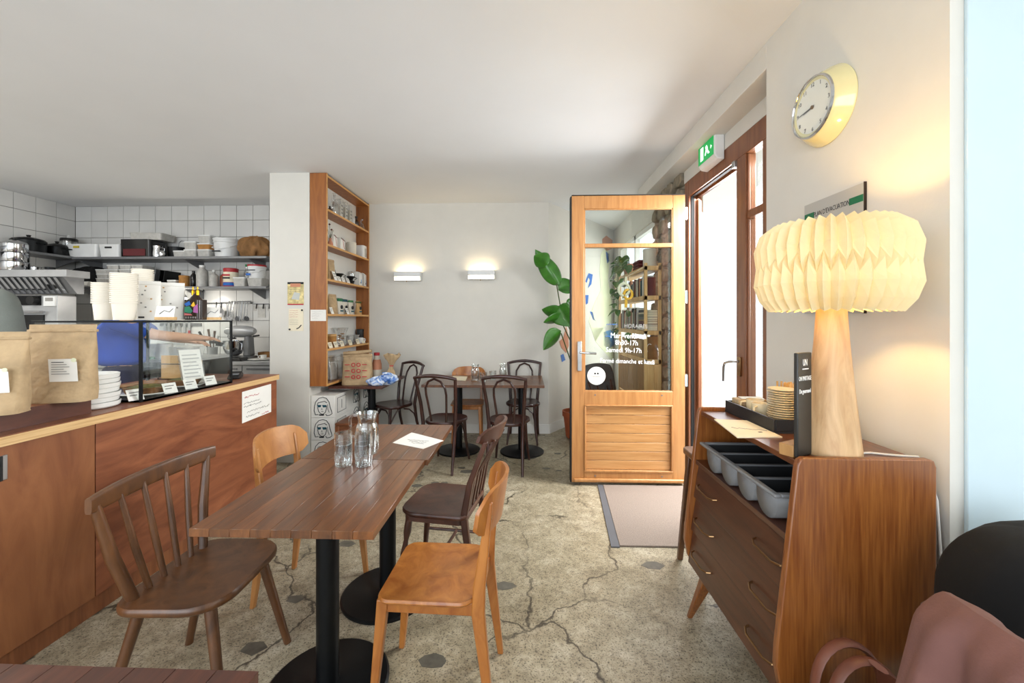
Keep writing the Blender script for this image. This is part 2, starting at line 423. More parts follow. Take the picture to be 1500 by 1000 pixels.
for a_ in ((4.75, 7.0, 2.6, ZC), (6.6, 7.0, .6, 2.6)): MB().box(XD+.03, XD+.17, *a_).build('wall_piece', 'wall_white', wa, W=True)
random.seed(11); y = 3.805
# rubble stones of the exposed wall
for row in range(17):
    z0 = row*.168; y = 3.80
    while y < 4.6:
        w = random.uniform(.13, .26); h = random.uniform(.12, .155)
        pts = []
        for i in range(7):
            a = 2*math.pi*i/7+random.uniform(-.2, .2); rr = random.uniform(.85, 1.05)
            pts.append((min(4.8, max(3.80, y+w/2+math.cos(a)*w*.52*rr)), max(0, z0+h/2+math.sin(a)*h*.56*rr)))
        MB().prism(pts, XD-.012-random.uniform(0, .02), XD+.06, 'x').build('stone', 'rubble', ws, bevel=.012, W=True)
        y += w+.012
# reveal of the side window next to the sideboard
struct(MB().box(XR+.33, 2.3, 1.29, 1.45, 0, ZC).build('wall_reveal', 'reveal_daylight_tint'))
struct(MB().box(XR+.04, 2.25, 1.278, 1.29, 0, ZC).build('trim_3', 'reveal_daylight_tint', bevel=.003))
sw = struct(MB().box(2.20, 2.26, -1.25, 1.278, .0, .55).build('window_1', 'trim_white'))
for a_ in ((-1.25, -1.17, .55, ZC), (1.2, 1.278, .55, ZC), (-.03, .05, .55, ZC), (-1.25, 1.278, 2.78, ZC)):
    MB().box(2.2, 2.26, *a_).build('window_frame', 'trim_white', sw, W=True, bevel=.004)
MB().box(2.225, 2.231, -1.17, 1.2, .55, 2.78).build('pane', 'case_glass', sw, W=True)
struct(MB().box(2.2, 2.35, -2.8, -1.25, 0, ZC).build('wall_right_rear', 'wall_white'))
rw = struct(MB().box(-6.1, 2.35, -2.75, -2.62, 0, .45).build('wall_rear', 'wall_white'))
MB().box(-6.1, 2.35, -2.75, -2.62, 2.75, ZC).build('lintel', 'wall_white', rw, W=True)
for x0 in (-6.1, -3.4, -.6, 1.2): MB().box(x0, x0+.3 if x0 < 1 else 2.35, -2.75, -2.62, .45, 2.75).build('pier', 'wall_white', rw, W=True)

# ---------------------------------------------------------------- entrance frame, sidelight
fr = struct(MB().box(XD, XD+.07, 3.70, 3.79, 0, 2.69).build('trim_4', 'frame_wood', bevel=.005), 'brown wooden entrance frame with a narrow two-pane sidelight')
def fp(n, *b, m='frame_wood'): return MB().box(*b).build(n, m, fr, W=True, bevel=.004)
fp('frame_head', XD, XD+.07, 2.40, 3.70, 2.55, 2.69)
fp('frame_post', XD, XD+.07, 2.755, 2.872, 0, 2.55)
fp('frame_post', XD, XD+.07, 2.40, 2.56, 0, 2.55)
fp('transom', XD+.01, XD+.06, 2.56, 2.755, 2.12, 2.17)
fp('transom', XD+.01, XD+.06, 2.56, 2.755, 0, .75)
fp('rebate', XD+.07, XD+.10, 3.66, 3.72, 0, 2.56); fp('rebate', XD+.07, XD+.10, 2.86, 3.70, 2.53, 2.57)
fp('weather_seal', XD+.02, XD+.05, 3.693, 3.70, 0, 2.55, m='rubber'); fp('weather_seal', XD+.02, XD+.05, 2.88, 3.69, 2.543, 2.55, m='rubber')
for z0, z1 in ((.75, 2.12), (2.17, 2.55)):
    fp('glazing_bead', XD+.012, XD+.03, 2.745, 2.757, z0, z1); fp('glazing_bead', XD+.012, XD+.03, 2.56, 2.568, z0, z1)
    MB().box(XD+.035, XD+.041, 2.56, 2.755, z0, z1).build('pane', 'pane_glass', fr, W=True)
fp('door_closer_bracket', XD-.02, XD+.02, 2.86, 2.90, 2.50, 2.545, m='alu')
ph = MB().box(XD-.012, XD, 2.80, 2.84, 1.07, 1.2).build('handle_plate', 'brass', fr, W=True, bevel=.003)
MB().tube([(XD-.01, 2.82, 1.17), (XD-.05, 2.82, 1.17), (XD-.06, 2.85, 1.165), (XD-.06, 2.91, 1.15), (XD-.058, 2.93, 1.12), (XD-.058, 2.935, 1.02)], .009).build('handle', 'alu', fr, W=True, smooth=1)
struct(MB().box(1.40, 1.66, 2.56, 3.70, 0, .012).build('trim_5', 'alu'), 'metal threshold strip')
# facade over the street, white in the glare
fac = struct(MB().box(6.5, 6.9, -4, 10, -.1, 7).build('wall_street', 'facade'))
for k in range(4):
    MB().box(6.47, 6.5, -1+k*2.4, 0+k*2.4, 1.2, 3.2).build('window', 'pane_glass', fac, W=True)

# ---------------------------------------------------------------- entrance door leaf (open)
dr = struct(thing('door_1', 'open golden wooden entrance door with glazed panes and boarded lower panel', 'door', (1.39, 3.62, 0)))
D0, D1 = 3.62, 3.675                     # thickness in y
def dp(n, x0, x1, z0, z1, m='door_wood', y0=D0, y1=D1, bev=.004, par=None):
    return MB().box(x0, x1, y0, y1, z0, z1).build(n, m, par or dr, W=True, bevel=bev)
dp('stile', .405, .515, .02, 2.54); dp('stile', 1.285, 1.39, .02, 2.54)
dp('rail', .515, 1.285, 2.425, 2.54); dp('rail', .515, 1.285, .70, .823); dp('rail', .515, 1.285, .02, .115)
dp('glazing_bar', .515, 1.285, 2.085, 2.12)
dp('edge_gasket', .393, .405, .02, 2.535, 'rubber', D0-.002, D1+.01); dp('edge_gasket', .405, 1.39, 2.54, 2.548, 'rubber', D0-.002, D1)
dp('drip_bar', .42, 1.38, .03, .062, 'door_wood', D0-.025, D0, .01)
for a_ in ((.515, 1.285, .690, .703), (.515, 1.285, .112, .13), (.515, .53, .13, .69), (1.27, 1.285, .13, .69)):
    dp('panel_moulding', *a_, 'door_wood', D0-.008, D0+.02)
for a_ in ((.515, 1.285, .818, .83), (.515, .525, .83, 2.085), (1.275, 1.285, .83, 2.085), (.515, .525, 2.12, 2.425), (1.275, 1.285, 2.12, 2.425), (.515, 1.285, 2.415, 2.425)):
    dp('glazing_bead', *a_, 'door_wood', D0+.004, D0+.02, .002)
for k in range(7):
    z0 = .13+k*.08; dp('board', .53, 1.27, z0+.0015, z0+.0785, 'door_board', D0+.018, D0+.03, .003)
dp('pane', .515, 1.285, .823, 2.085, 'pane_glass', 3.645, 3.650, 0); dp('pane', .515, 1.285, 2.12, 2.425, 'pane_glass', 3.645, 3.650, 0)
for x in (.61, 1.19):
    for z in (.79, .08): MB().cyl((x, D0-.003, z), (x, D0+.002, z), .007, n=8).build('screw', 'steel_dark', dr, W=True)
lp = dp('lock_plate', .455, .492, 1.0, 1.26, 'alu', D0-.008, D0, .008)
MB().tube([(.473, D0-.005, 1.165), (.473, D0-.05, 1.165), (.49, D0-.058, 1.164), (.61, D0-.055, 1.158)], .0095).build('lever', 'chrome', lp, W=True, smooth=1)
MB().cyl((.473, D0-.012, 1.075), (.473, D0-.004, 1.075), .011).build('cylinder_lock', 'steel', lp, W=True)
for z in (2.38, 1.65, .92):
    MB().cyl((1.405, 3.645, z-.055), (1.405, 3.645, z+.055), .012).build('hinge', 'chrome', dr, W=True, smooth=1)
    MB().box(1.388, 1.41, D0-.003, D0, z-.05, z+.05).build('hinge_leaf', 'chrome', dr, W=True)
yt = 3.643
for s_, x, z, h, mm in (('HORAIRES', .97, 1.392, .052, 'ink_soft'), ('Mar. vendredi', .905, 1.306, .066, 'ink_white'), ('8h30-17h', .89, 1.245, .062, 'ink_white'),
                    ('Samedi 9h-17h', .865, 1.18, .062, 'ink_white'), ('Fermé dimanche et lundi', .895, 1.083, .056, 'ink_white')):
    text('lettering', s_, h, mm, dr, (x, yt, z), (1, 0, -.03), (0, 0, 1), wide=.85)
for z, x0, n_ in ((1.405, .71, 5), (1.30, .70, 3)):
    MB().tube([(x0+i*.011, yt, z+(.008 if i % 2 else 0)) for i in range(n_*2)], .0022, 5).build('lettering', 'blue', dr, W=True)
MB().cyl((.625, 3.644, .955), (.625, 3.641, .955), .080, n=36).build('round_sticker', 'paper', dr, W=True)
for x in (-.012, .012): MB().cyl((.625+x, 3.6412, .975), (.625+x, 3.6402, .975), .0085, n=10).build('sticker_mark', 'ink', dr, W=True)
for z, w in ((.950, .11), (.943, .07), (.918, .03)): MB().box(.625-w/2, .625+w/2, 3.6402, 3.6412, z, z+.003).build('sticker_mark', 'ink_soft', dr, W=True)

# ---------------------------------------------------------------- doormat, floor inlays
mt = thing('doormat', 'grey-brown woven doormat set in a metal frame before the entrance', 'doormat', (1.03, 3.13, 0))
MB().prism([(.60, 2.64), (1.40, 2.64), (1.44, 3.60), (.675, 3.60)], 0, .012, 'z').build('pile', 'mat_fibre', mt, W=True, bevel=.003)
MB().prism([(.545, 2.63), (.60, 2.63), (.675, 3.61), (.63, 3.61)], 0, .008, 'z').build('edge_strip', 'mat_edge', mt, W=True)
random.seed(5)
for (x, y, s_) in ((-.555, 3.90, .07), (-.62, 3.99, .04), (-.238, 2.258, .05), (-.393, 1.736, .06), (-1.197, 2.093, .05), (-1.16, 2.62, .055), (-.112, 2.233, .055), (.754, 2.448, .06),
                   (-.80, 3.62, .04), (-.72, 3.62, .035), (-.30, 3.2, .03), (.2, 4.0, .04), (.32, 3.95, .03), (-.95, 3.55, .045), (.06, 4.3, .05), (-1.2, 1.78, .06), (.35, 4.45, .04), (-.2, 4.05, .035)):
    n_ = random.randint(5, 8)
    MB().prism([(x+math.cos(2*math.pi*i/n_)*s_*random.uniform(.8, 1.25), y+math.sin(2*math.pi*i/n_)*s_*random.uniform(.55, .85)) for i in range(n_)], -.004, .0012, 'z').build('stone_inlay', 'stone_inlay', floor, W=True)
# ================================================================== TABLES AND CHAIRS
def table(label, x0, x1, y0, y1, z, cols, n=9, strip='table_wood', along='y', rd=.235, group=None):
    t = thing('cafe_table', label, 'table', ((x0+x1)/2, (y0+y1)/2, 0), 0, group)
    th = .028
    if along == 'y':
        w = (x1-x0)/n
        for i in range(n): MB().box(x0+i*w+.0002, x0+(i+1)*w-.0002, y0, y1, z-th, z).build('top_strip', strip, t, W=True, bevel=.0012, seg=1)
    else:
        w = (y1-y0)/n
        for i in range(n): MB().box(x0, x1, y0+i*w+.0002, y0+(i+1)*w-.0002, z-th, z).build('top_strip', strip, t, W=True, bevel=.0012, seg=1)
    for (cx, cy) in cols:
        MB().lathe([(.0425, .02), (.0425, z-th-.004)], 28, (cx, cy, 0)).build('column', 'black_metal', t, W=True, smooth=1)
        MB().lathe([(rd, 0), (rd, .008), (rd-.008, .014), (.06, .022), (.045, .03)], 48, (cx, cy, 0)).build('base_disc', 'black_metal', t, W=True, smooth=30)
        MB().box(cx-.16, cx+.16, cy-.03, cy+.03, z-th-.012, z-th).build('top_bracket', 'black_metal', t, W=True)
    return t
table('brown plank cafe table holding stacked tumblers, its bare end by the spindle chair', -1.137, -.505, 1.345, 2.035, .75, [(-.785, 1.60)])
table('brown plank cafe table with glass jug and menu sheet', -1.137, -.49, 2.04, 2.722, .75, [(-.735, 2.16)])
table('long cafe table near the back wall with two black pedestals', -1.12, .20, 4.36, 5.12, .75, [(-.745, 4.53), (-.04, 4.50)], 6, 'table_wood', 'x', .24)
table('small cafe table under the bookcase carrying kraft bags', -2.09, -1.515, 4.27, 5.10, .745, [(-1.77, 4.66)], 6, 'table_dark', 'y', .165)
table('dark cafe table edge in the foreground below the spindle chair', -1.14, -.54, .2, .812, .745, [(-.84, .5)], 7, 'table_dark')

def rrect(x0, x1, y0, y1, r, n=5, rf=None):
    out = []
    for cx, cy, a0, rr in ((x1-(rf or r), y1-(rf or r), 0, rf or r), (x0+r, y1-r, 90, r), (x0+r, y0+r, 180, r), (x1-(rf or r), y0+(rf or r), 270, rf or r)):
        for i in range(n+1):
            a = R(a0+90*i/n); out.append((cx+math.cos(a)*rr, cy+math.sin(a)*rr))
    return out
def slab_seat(poly, z0, z1, name, m, t, dish=.012):
    mb = MB(); k = len(poly); cx = sum(p[0] for p in poly)/k; cy = sum(p[1] for p in poly)/k
    rings = [(1, z0+.006), (.985, z0), ]
    vs = []; fs = []
    lay = [(.97, z0), (1, z0+.008), (1, z1-.008), (.975, z1), (.8, z1-dish*.5), (.45, z1-dish), (.001, z1-dish*.9)]
    for s_, z in lay: vs += [(cx+(x-cx)*s_, cy+(y-cy)*s_, z) for x, y in poly]
    for i in range(len(lay)-1): fs += [(i*k+j, i*k+(j+1) % k, (i+1)*k+(j+1) % k, (i+1)*k+j) for j in range(k)]
    fs.append(tuple(range(k))[::-1]); mb.add(vs, fs)
    return mb.build(name, m, t, smooth=50)

def spindle_chair(label, loc, rz):
    t = thing('spindle_chair', label, 'chair', loc, rz); m = 'chair_brown'
    slab_seat(rrect(-.20, .19, -.235, .235, .09, 6, .13), .425, .455, 'seat', m, t, .008)
    for sy in (-1, 1):
        MB().tube([(-.13, sy*.155, .43), (-.24, sy*.20, 0)], [.021, .015], 12).build('leg', m, t, smooth=1)
        MB().tube([(.11, sy*.15, .43), (.20, sy*.205, 0)], [.021, .015], 12).build('leg', m, t, smooth=1)
    for k in range(6):
        u = -1+2*k/5; post = k in (0, 5)
        r0 = .019 if post else .011
        MB().tube([(-.152+.02*abs(u)*0, u*.165, .44), (-.185, u*.21, .62), (-.222+.02*u*u, u*.255, .825)], [r0, r0*1.08, r0*.8], 10).build('back_post' if post else 'spindle', m, t, smooth=1)
    mb = MB(); n = 13
    for i in range(n):
        pass
    def f(a, b):
        u = -1+2*a; th = 2*math.pi*b; hh = .034*(1-.22*abs(u)**4); tt = .012; c_, s_ = math.cos(th), math.sin(th)
        return (-.228+.035*u*u+math.copysign(abs(c_)**.45, c_)*tt, u*.285, .835+math.copysign(abs(s_)**.45, s_)*hh)
    mb.grid(f, 17, 25)
    mb.add([f(0, j/24) for j in range(24)], [tuple(range(24))]); mb.add([f(1, j/24) for j in range(24)], [tuple(range(24))[::-1]])
    mb.build('crest_rail', m, t, smooth=50)
    return t
spindle_chair('dark brown spindle-back chair with wide saddle seat by the counter', (-1.265, 1.60, 0), R(2))

def curved_plate(t, name, m, zc, w, h, x0, bow, th, lean=.12, arch=.02, round_=.35):
    n = 14; mrows = 5; vs = []
    for side in (0, 1):
        for i in range(n):
            u = -1+2*i/(n-1)
            hh = h/2*(1-max(0, (abs(u)-(1-round_))/round_)**2.4*.62)
            for j in range(mrows):
                v = -1+2*j/(mrows-1)
                z = zc+v*hh+arch*(1-u*u)
                x = x0+bow*u*u-lean*(z-zc)+(th if side else 0)
                vs.append((x, u*w/2, z))
    q = n*mrows; fs = []
    for i in range(n-1):
        for j in range(mrows-1):
            a = i*mrows+j; fs += [(a, a+mrows, a+mrows+1, a+1), (q+a, q+a+1, q+a+mrows+1, q+a+mrows)]
    bd = [(i*mrows) for i in range(n)]+[(n-1)*mrows+j for j in range(1, mrows)]+[i*mrows+mrows-1 for i in range(n-2, -1, -1)]+[j for j in range(mrows-2, 0, -1)]
    for i in range(len(bd)): a, b = bd[i], bd[(i+1) % len(bd)]; fs.append((a, b, q+b, q+a))
    return MB().add(vs, fs).build(name, m, t, smooth=50)
def quadleg(t, m, pts, w, name='leg'):
    """square tapered leg through points with sizes (sx, sy)"""
    mb = MB(); vs = []
    for (p, (a, b)) in zip(pts, w): vs += [(p[0]-a, p[1]-b, p[2]), (p[0]+a, p[1]-b, p[2]), (p[0]+a, p[1]+b, p[2]), (p[0]-a, p[1]+b, p[2])]
    k = len(pts); fs = [(0, 3, 2, 1), (4*k-4, 4*k-3, 4*k-2, 4*k-1)]
    for i in range(k-1): fs += [(i*4+j, i*4+(j+1) % 4, i*4+4+(j+1) % 4, i*4+4+j) for j in range(4)]
    return mb.add(vs, fs).build(name, m, t, bevel=.005)
def ply_chair(label, loc, rz, m, group=None):
    t = thing('plywood_chair', label, 'chair', loc, rz, group)
    slab_seat(rrect(-.175, .185, -.195, .195, .06, 6, .05), .438, .456, 'seat', m, t, .008)
    curved_plate(t, 'backrest', m, .752, .42, .165, -.268, .075, .014, .16, .02)
    for sy in (-1, 1):
        quadleg(t, m, [(.205, sy*.165, 0), (.165, sy*.15, .438)], [(.012, .012), (.021, .018)])
        quadleg(t, m, [(-.235, sy*.165, 0), (-.185, sy*.155, .40), (-.19, sy*.155, .50), (-.228, sy*.155, .80)], [(.012, .012), (.024, .015), (.022, .014), (.010, .012)])
        MB().box(-.18, .165, sy*.15-.011, sy*.15+.011, .39, .437).build('side_apron', m, t, bevel=.003)
        MB().cyl((-.235, sy*.155, .745), (-.213, sy*.155, .745), .008, n=10).build('bolt', 'brass', t)
    MB().box(.15, .17, -.15, .15, .395, .437).build('front_apron', m, t, bevel=.003)
    MB().box(-.19, -.17, -.15, .15, .395, .437).build('rear_apron', m, t, bevel=.003)
    return t
ply_chair('honey-brown plywood chair with curved back, at the near table, facing the counter', (-.35, 1.63, 0), R(178), 'chair_orange')
ply_chair('light tan plywood chair with rounded back between counter and tables', (-1.13, 2.17, 0), R(-4), 'chair_tan')
ply_chair('honey-brown plywood chair against the back wall behind the long table', (-.70, 4.94, 0), R(-86), 'chair_orange')

def slat_chair(label, loc, rz, m='chair_dark'):
    t = thing('slat_back_chair', label, 'chair', loc, rz)
    slab_seat(rrect(-.19, .19, -.20, .20, .05, 5, .10), .435, .46, 'seat', m, t, .014)
    MB().prism(rrect(-.17, .165, -.17, .17, .04), .40, .436, 'z').build('seat_frame', m, t)
    for sy in (-1, 1):
        quadleg(t, m, [(-.235, sy*.185, 0), (-.165, sy*.155, .44), (-.20, sy*.16, .62), (-.285, sy*.175, .84)], [(.014, .013), (.018, .016), (.016, .014), (.012, .013)], 'back_post')
        MB().tube([(.14, sy*.14, .42), (.15, sy*.148, .33), (.155, sy*.15, .29), (.165, sy*.155, .22), (.19, sy*.175, 0)], [.018, .02, .012, .018, .012], 10).build('leg', m, t, smooth=1)
        MB().tube([(.165, sy*.155, .2), (-.19, sy*.165, .2)], .009, 8).build('stretcher', m, t, smooth=1)
    MB().tube([(-.02, -.16, .2), (-.02, .16, .2)], .009, 8).build('stretcher', m, t, smooth=1)
    for k in range(4):
        y = -.105+.07*k
        quadleg(t, m, [(-.175, y, .45), (-.21, y, .63), (-.318, y, .83)], [(.005, .013), (.005, .014), (.005, .012)], 'slat')
    curved_plate(t, 'crest_rail', m, .855, .40, .085, -.338, .075, .018, .35, .012, .3)
    return t
slat_chair('dark wooden slat-back chair with saddle seat at the table with the jug', (-.455, 2.27, 0), R(171))
slat_chair('dark slat-back chair standing in the alcove behind the glazed door', (.98, 4.62, 0), R(-60), 'bentwood')

def bent_chair(label, loc, rz, group=None):
    t = thing('bentwood_chair', label, 'chair', loc, rz, group); m = 'bentwood'
    n = 26; poly = []
    for i in range(n):
        a = 2*math.pi*i/n; c, s = math.cos(a), math.sin(a)
        e = .72
        poly.append((.20*math.copysign(abs(c)**e, c), (.205-.02*(c < 0))*math.copysign(abs(s)**e, s)))
    slab_seat(poly, .435, .468, 'seat', m, t, .01)
    for sy in (-1, 1):
        MB().tube([(-.27, sy*.175, 0), (-.20, sy*.165, .25), (-.17, sy*.165, .45), (-.195, sy*.18, .65), (-.265, sy*.205, .90)], [.013, .017, .019, .017, .015], 10).build('back_post', m, t, smooth=1)
        MB().tube([(.20, sy*.175, 0), (.16, sy*.15, .22), (.145, sy*.14, .44)], [.011, .016, .018], 10).build('leg', m, t, smooth=1)
        arc = [(.155-.0*i, sy*.148, .26) for i in (0,)]+[(.15-.04*i, sy*.15, .26+.155*math.sin(min(1, i/3.0)*math.pi/2)) for i in range(1, 4)]
        arc2 = [(-.195, sy*.164, .26), (-.165, sy*.16, .34), (-.10, sy*.155, .40), (-.03, sy*.15, .415)]
        MB().tube(arc, .008, 7).build('brace', m, t, smooth=1); MB().tube(arc2, .008, 7).build('brace', m, t, smooth=1)
    fb = [(.155, -.146, .25), (.15, -.12, .36), (.148, -.06, .41), (.148, .06, .41), (.15, .12, .36), (.155, .146, .25)]
    MB().tube(fb, .008, 7).build('brace', m, t, smooth=1)
    cr = []
    for i in range(13):
        u = -1+2*i/12; cr.append((-.265-.03*(1-u*u), u*.215, .895+.03*(1-u*u)))
    MB().tube(cr, [.015+.005*(1-abs(-1+2*i/12)) for i in range(13)], 10).build('crest_rail', m, t, smooth=1)
    lp_ = []
    for i in range(19):
        u = i/18
        if u < .36: k = u/.36; lp_.append((-.172-.05*k-.02*k*k, -.075-.03*k, .45+.31*k))
        elif u > .64: k = (1-u)/.36; lp_.append((-.172-.05*k-.02*k*k, .075+.03*k, .45+.31*k))
        else:
            a = math.pi*(u-.36)/.28; lp_.append((-.245-.035*math.sin(a), -.105*math.cos(a), .76+.135*math.sin(a)))
    MB().tube(lp_, .011, 9).build('back_loop', m, t, smooth=1)
    return t
G = 'dark bentwood chairs around the long table'
bent_chair('dark bentwood chair tucked under the long table nearest the bookcase, back to the room', (-.80, 4.09, 0), R(78), G)
bent_chair('dark bentwood chair tucked under the long table nearest the door, back to the room', (-.165, 4.07, 0), R(82), G)
bent_chair('dark bentwood chair against the back wall under the plant leaves', (-.03, 4.93, 0), R(-93), G)
bent_chair('dark bentwood chair angled beside the small table with kraft bags', (-1.55, 4.78, 0), R(232), G)

# low wooden stool by the boxes
st = thing('low_stool', 'small brown wooden stool in front of the white boxes', 'stool', (-1.70, 4.10, 0))
MB().box(-1.84, -1.56, 3.89, 4.31, .425, .45).build('top', 'stool_wood', st, W=True, bevel=.005)
for x in (-1.82, -1.58):
    for y in (3.91, 4.29): quadleg(st, 'stool_wood', [(x+1.70, y-4.10, 0), (x+1.70, y-4.10, .425)], [(.015, .015), (.02, .02)])
    MB().box(x-.01, x+.01, 3.92, 4.28, .37, .425).build('apron', 'stool_wood', st, W=True)
for y in (3.91, 4.29): MB().box(-1.81, -1.59, y-.01, y+.01, .37, .425).build('apron', 'stool_wood', st, W=True)
# second stool, half hidden behind the sideboard
s2 = thing('bar_stool', 'brown wooden stool half hidden behind the far end of the sideboard', 'stool', (1.10, 2.36, 0))
MB().prism(rrect(-.16, .16, -.15, .15, .04), .655, .69, 'z').build('top', 'chair_brown', s2, bevel=.006)
for x in (-1, 1):
    for y in (-1, 1): quadleg(s2, 'chair_brown', [(x*.165, y*.16, 0), (x*.12, y*.11, .655)], [(.015, .015), (.019, .019)])
    MB().box(x*.148-.008, x*.148+.008, -.14, .14, .22, .25).build('stretcher', 'chair_brown', s2)
    MB().box(-.14, .14, x*.135-.008, x*.135+.008, .30, .33).build('stretcher', 'chair_brown', s2)

# ---------------------------------------------------------------- glassware and papers on the tables
def tumbler(name, label, loc, r=.041, h=.105, group=None):
    t = thing(name, label, 'glass', loc, 0, group)
    prof = [(r*.86, 0), (r*.88, h*.02), (r*.93, h*.5), (r*1.0, h*.52), (r, h), (r-.0025, h), (r-.004, h*.5), (r*.80, h*.09), (.0001, h*.08)]
    MB().lathe(prof, 24).build('body', 'drink_glass', t, smooth=35)
    for k in range(12):
        a = 2*math.pi*k/12; MB().tube([(math.cos(a)*r*.88, math.sin(a)*r*.88, h*.04), (math.cos(a)*r*.94, math.sin(a)*r*.94, h*.48)], .0028, 5).build('flute', 'drink_glass', t)
    return t
tum = tumbler('tumbler', 'lower clear ribbed tumbler of the pair nearest the counter, on the plank table', (-.880, 1.95, .7505))
dup(tum, (-.880, 1.95, .8035), None, 'upper clear ribbed tumbler of the pair nearest the counter, stacked inside another')
dup(tum, (-.782, 1.952, .7505), None, 'lower clear ribbed tumbler of the pair nearest the jug, on the plank table')
dup(tum, (-.782, 1.952, .8035), None, 'upper clear ribbed tumbler of the pair nearest the jug, stacked inside another')
def jug(label, loc, handle=True, h=.215, r=.056, name='glass_jug'):
    t = thing(name, label, 'jug' if handle else 'carafe', loc)
    prof = [(r*.9, 0), (r, .01), (r, h*.62), (r*.93, h*.70), (r*.78, h*.76), (r*.80, h*.84), (r*.98, h), (r*.94, h), (r*.76, h*.83), (r*.74, h*.76), (r*.90, h*.68), (r*.94, h*.6), (r*.92, .02), (.0001, .014)]
    MB().lathe(prof, 28).build('body', 'drink_glass', t, smooth=35)
    if handle:
        for k in range(14):
            a = 2*math.pi*k/14; MB().tube([(math.cos(a)*r, math.sin(a)*r, .02), (math.cos(a)*r, math.sin(a)*r, h*.6)], .003, 5).build('flute', 'drink_glass', t)
        MB().tube([(-r*.85, 0, h*.93), (-r*1.35, 0, h*.94), (-r*1.62, 0, h*.86), (-r*1.62, 0, h*.5), (-r*1.5, 0, h*.42), (-r, 0, h*.40)], .0085, 8).build('handle', 'drink_glass', t, smooth=1)
    MB().lathe([(.0001, .016), (r*.9, .018), (r*.9, h*.45), (.0001, h*.452)], 24).build('water', 'water', t, smooth=35)
    return t
jug('clear fluted glass water jug with handle on the plank table', (-.832, 2.125, .7505))
def sheet(name, label, pts, z, cat='menu', th=.0012, m='paper'):
    o = MB().prism(pts, z, z+th, 'z').build(name, m); return tag(o, label, cat)
def pz(px, py, z): # point at height z seen through a pixel
    a = (px-750)/600; b = (467-py)/600; t = (z-EYE)/b; return ((a*CT-ST)*t, (a*ST+CT)*t)
sh = sheet('menu_sheet', 'white menu sheet lying on the table with the jug', [pz(575, 648, .752), pz(620, 657, .752), pz(650, 645, .752), pz(603, 633, .752)], .7505)
c0 = pz(612, 646, .752)
for k in range(3):
    rr_ = random.Random(k); MB().tube([(c0[0]-.07+.007*i_+.02*k, c0[1]+.03-.03*k-.0017*i_+rr_.uniform(-.006, .006), .7523) for i_ in range(20-4*k)], .0012, 4).build('lettering', 'ink_soft', sh, W=True)
sheet('menu_sheet', 'cream menu sheet lying on the long back table', [pz(659, 556, .752), pz(682, 557.5, .752), pz(685, 551, .752), pz(664, 550.5, .752)], .7505, m='paper_warm')
jug('clear glass carafe beside the menu sheet on the long table', (sx(696, 4.62), 4.62, .7505), False, .195, .047, 'glass_carafe')
jug('clear glass carafe beside the wall chair on the long table', (sx(737, 4.72), 4.72, .7505), False, .19, .045, 'glass_carafe')
dup(tum, (sx(708, 4.6), 4.6, .7505), None, 'clear tumbler next to the first carafe on the long table')
dup(tum, (sx(722, 4.75), 4.75, .7505), None, 'clear tumbler next to the second carafe on the long table')
# ================================================================== SIDEBOARD AND WHAT STANDS ON IT
sb = thing('sideboard', 'vintage reddish-brown sideboard with slanted sides, open nook and six wire handles', 'sideboard', (1.0, 1.64, 0))
SY0, SY1 = 1.272, 2.01
prof = [(.845, 1.034), (.834, 1.028), (.826, 1.012), (.765, .46), (.762, .40), (.775, .33), (.80, .28), (.83, .262), (1.225, .262), (1.235, .28), (1.235, 1.01), (1.228, 1.03), (1.215, 1.034)]
for y0, y1 in ((SY0, SY0+.024), (SY1-.024, SY1)):
    MB().prism(prof, y0, y1, 'y').build('side_panel', 'sideboard_side', sb, W=True, bevel=.004)
MB().box(.838, 1.232, SY0+.024, SY1-.024, .998, 1.018).build('top', 'sideboard_top', sb, W=True, bevel=.002)
MB().box(1.222, 1.234, SY0+.024, SY1-.024, .28, .998).build('back_panel', 'sideboard_shaded', sb, W=True)
MB().box(.812, 1.222, SY0+.024, SY1-.024, .765, .785).build('nook_floor', 'sideboard_shaded', sb, W=True, bevel=.002)
MB().box(.80, 1.222, SY0+.024, SY1-.024, .275, .295).build('bottom_board', 'sideboard_shaded', sb, W=True)
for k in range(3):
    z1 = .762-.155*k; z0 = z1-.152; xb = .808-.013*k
    dw = MB().prism([(xb+.016, z1), (xb-.008, z0), (xb+.012, z0), (xb+.036, z1)], SY0+.027, SY1-.027, 'y').build('drawer', 'sideboard_shaded', sb, W=True, bevel=.003)
    for yc in (1.39, 1.855):
        zc = (z0+z1)/2+.0; x = xb+.004
        MB().tube([(x+.004, yc-.085, zc), (x-.014, yc-.078, zc-.003), (x-.026, yc-.05, zc-.006), (x-.026, yc+.05, zc-.006), (x-.014, yc+.078, zc-.003), (x+.004, yc+.085, zc)], .0038, 8).build('handle', 'brass', dw, W=True, smooth=1)
for x, fx in ((.84, .80), (1.17, 1.20)):
    for y, fy in ((SY0+.11, SY0+.02), (SY1-.10, SY1+.02)):
        quadleg(sb, 'sideboard_side', [(fx-1.0, fy-1.64, 0), (x-1.0, y-1.64, .275)], [(.011, .011), (.028, .022)])

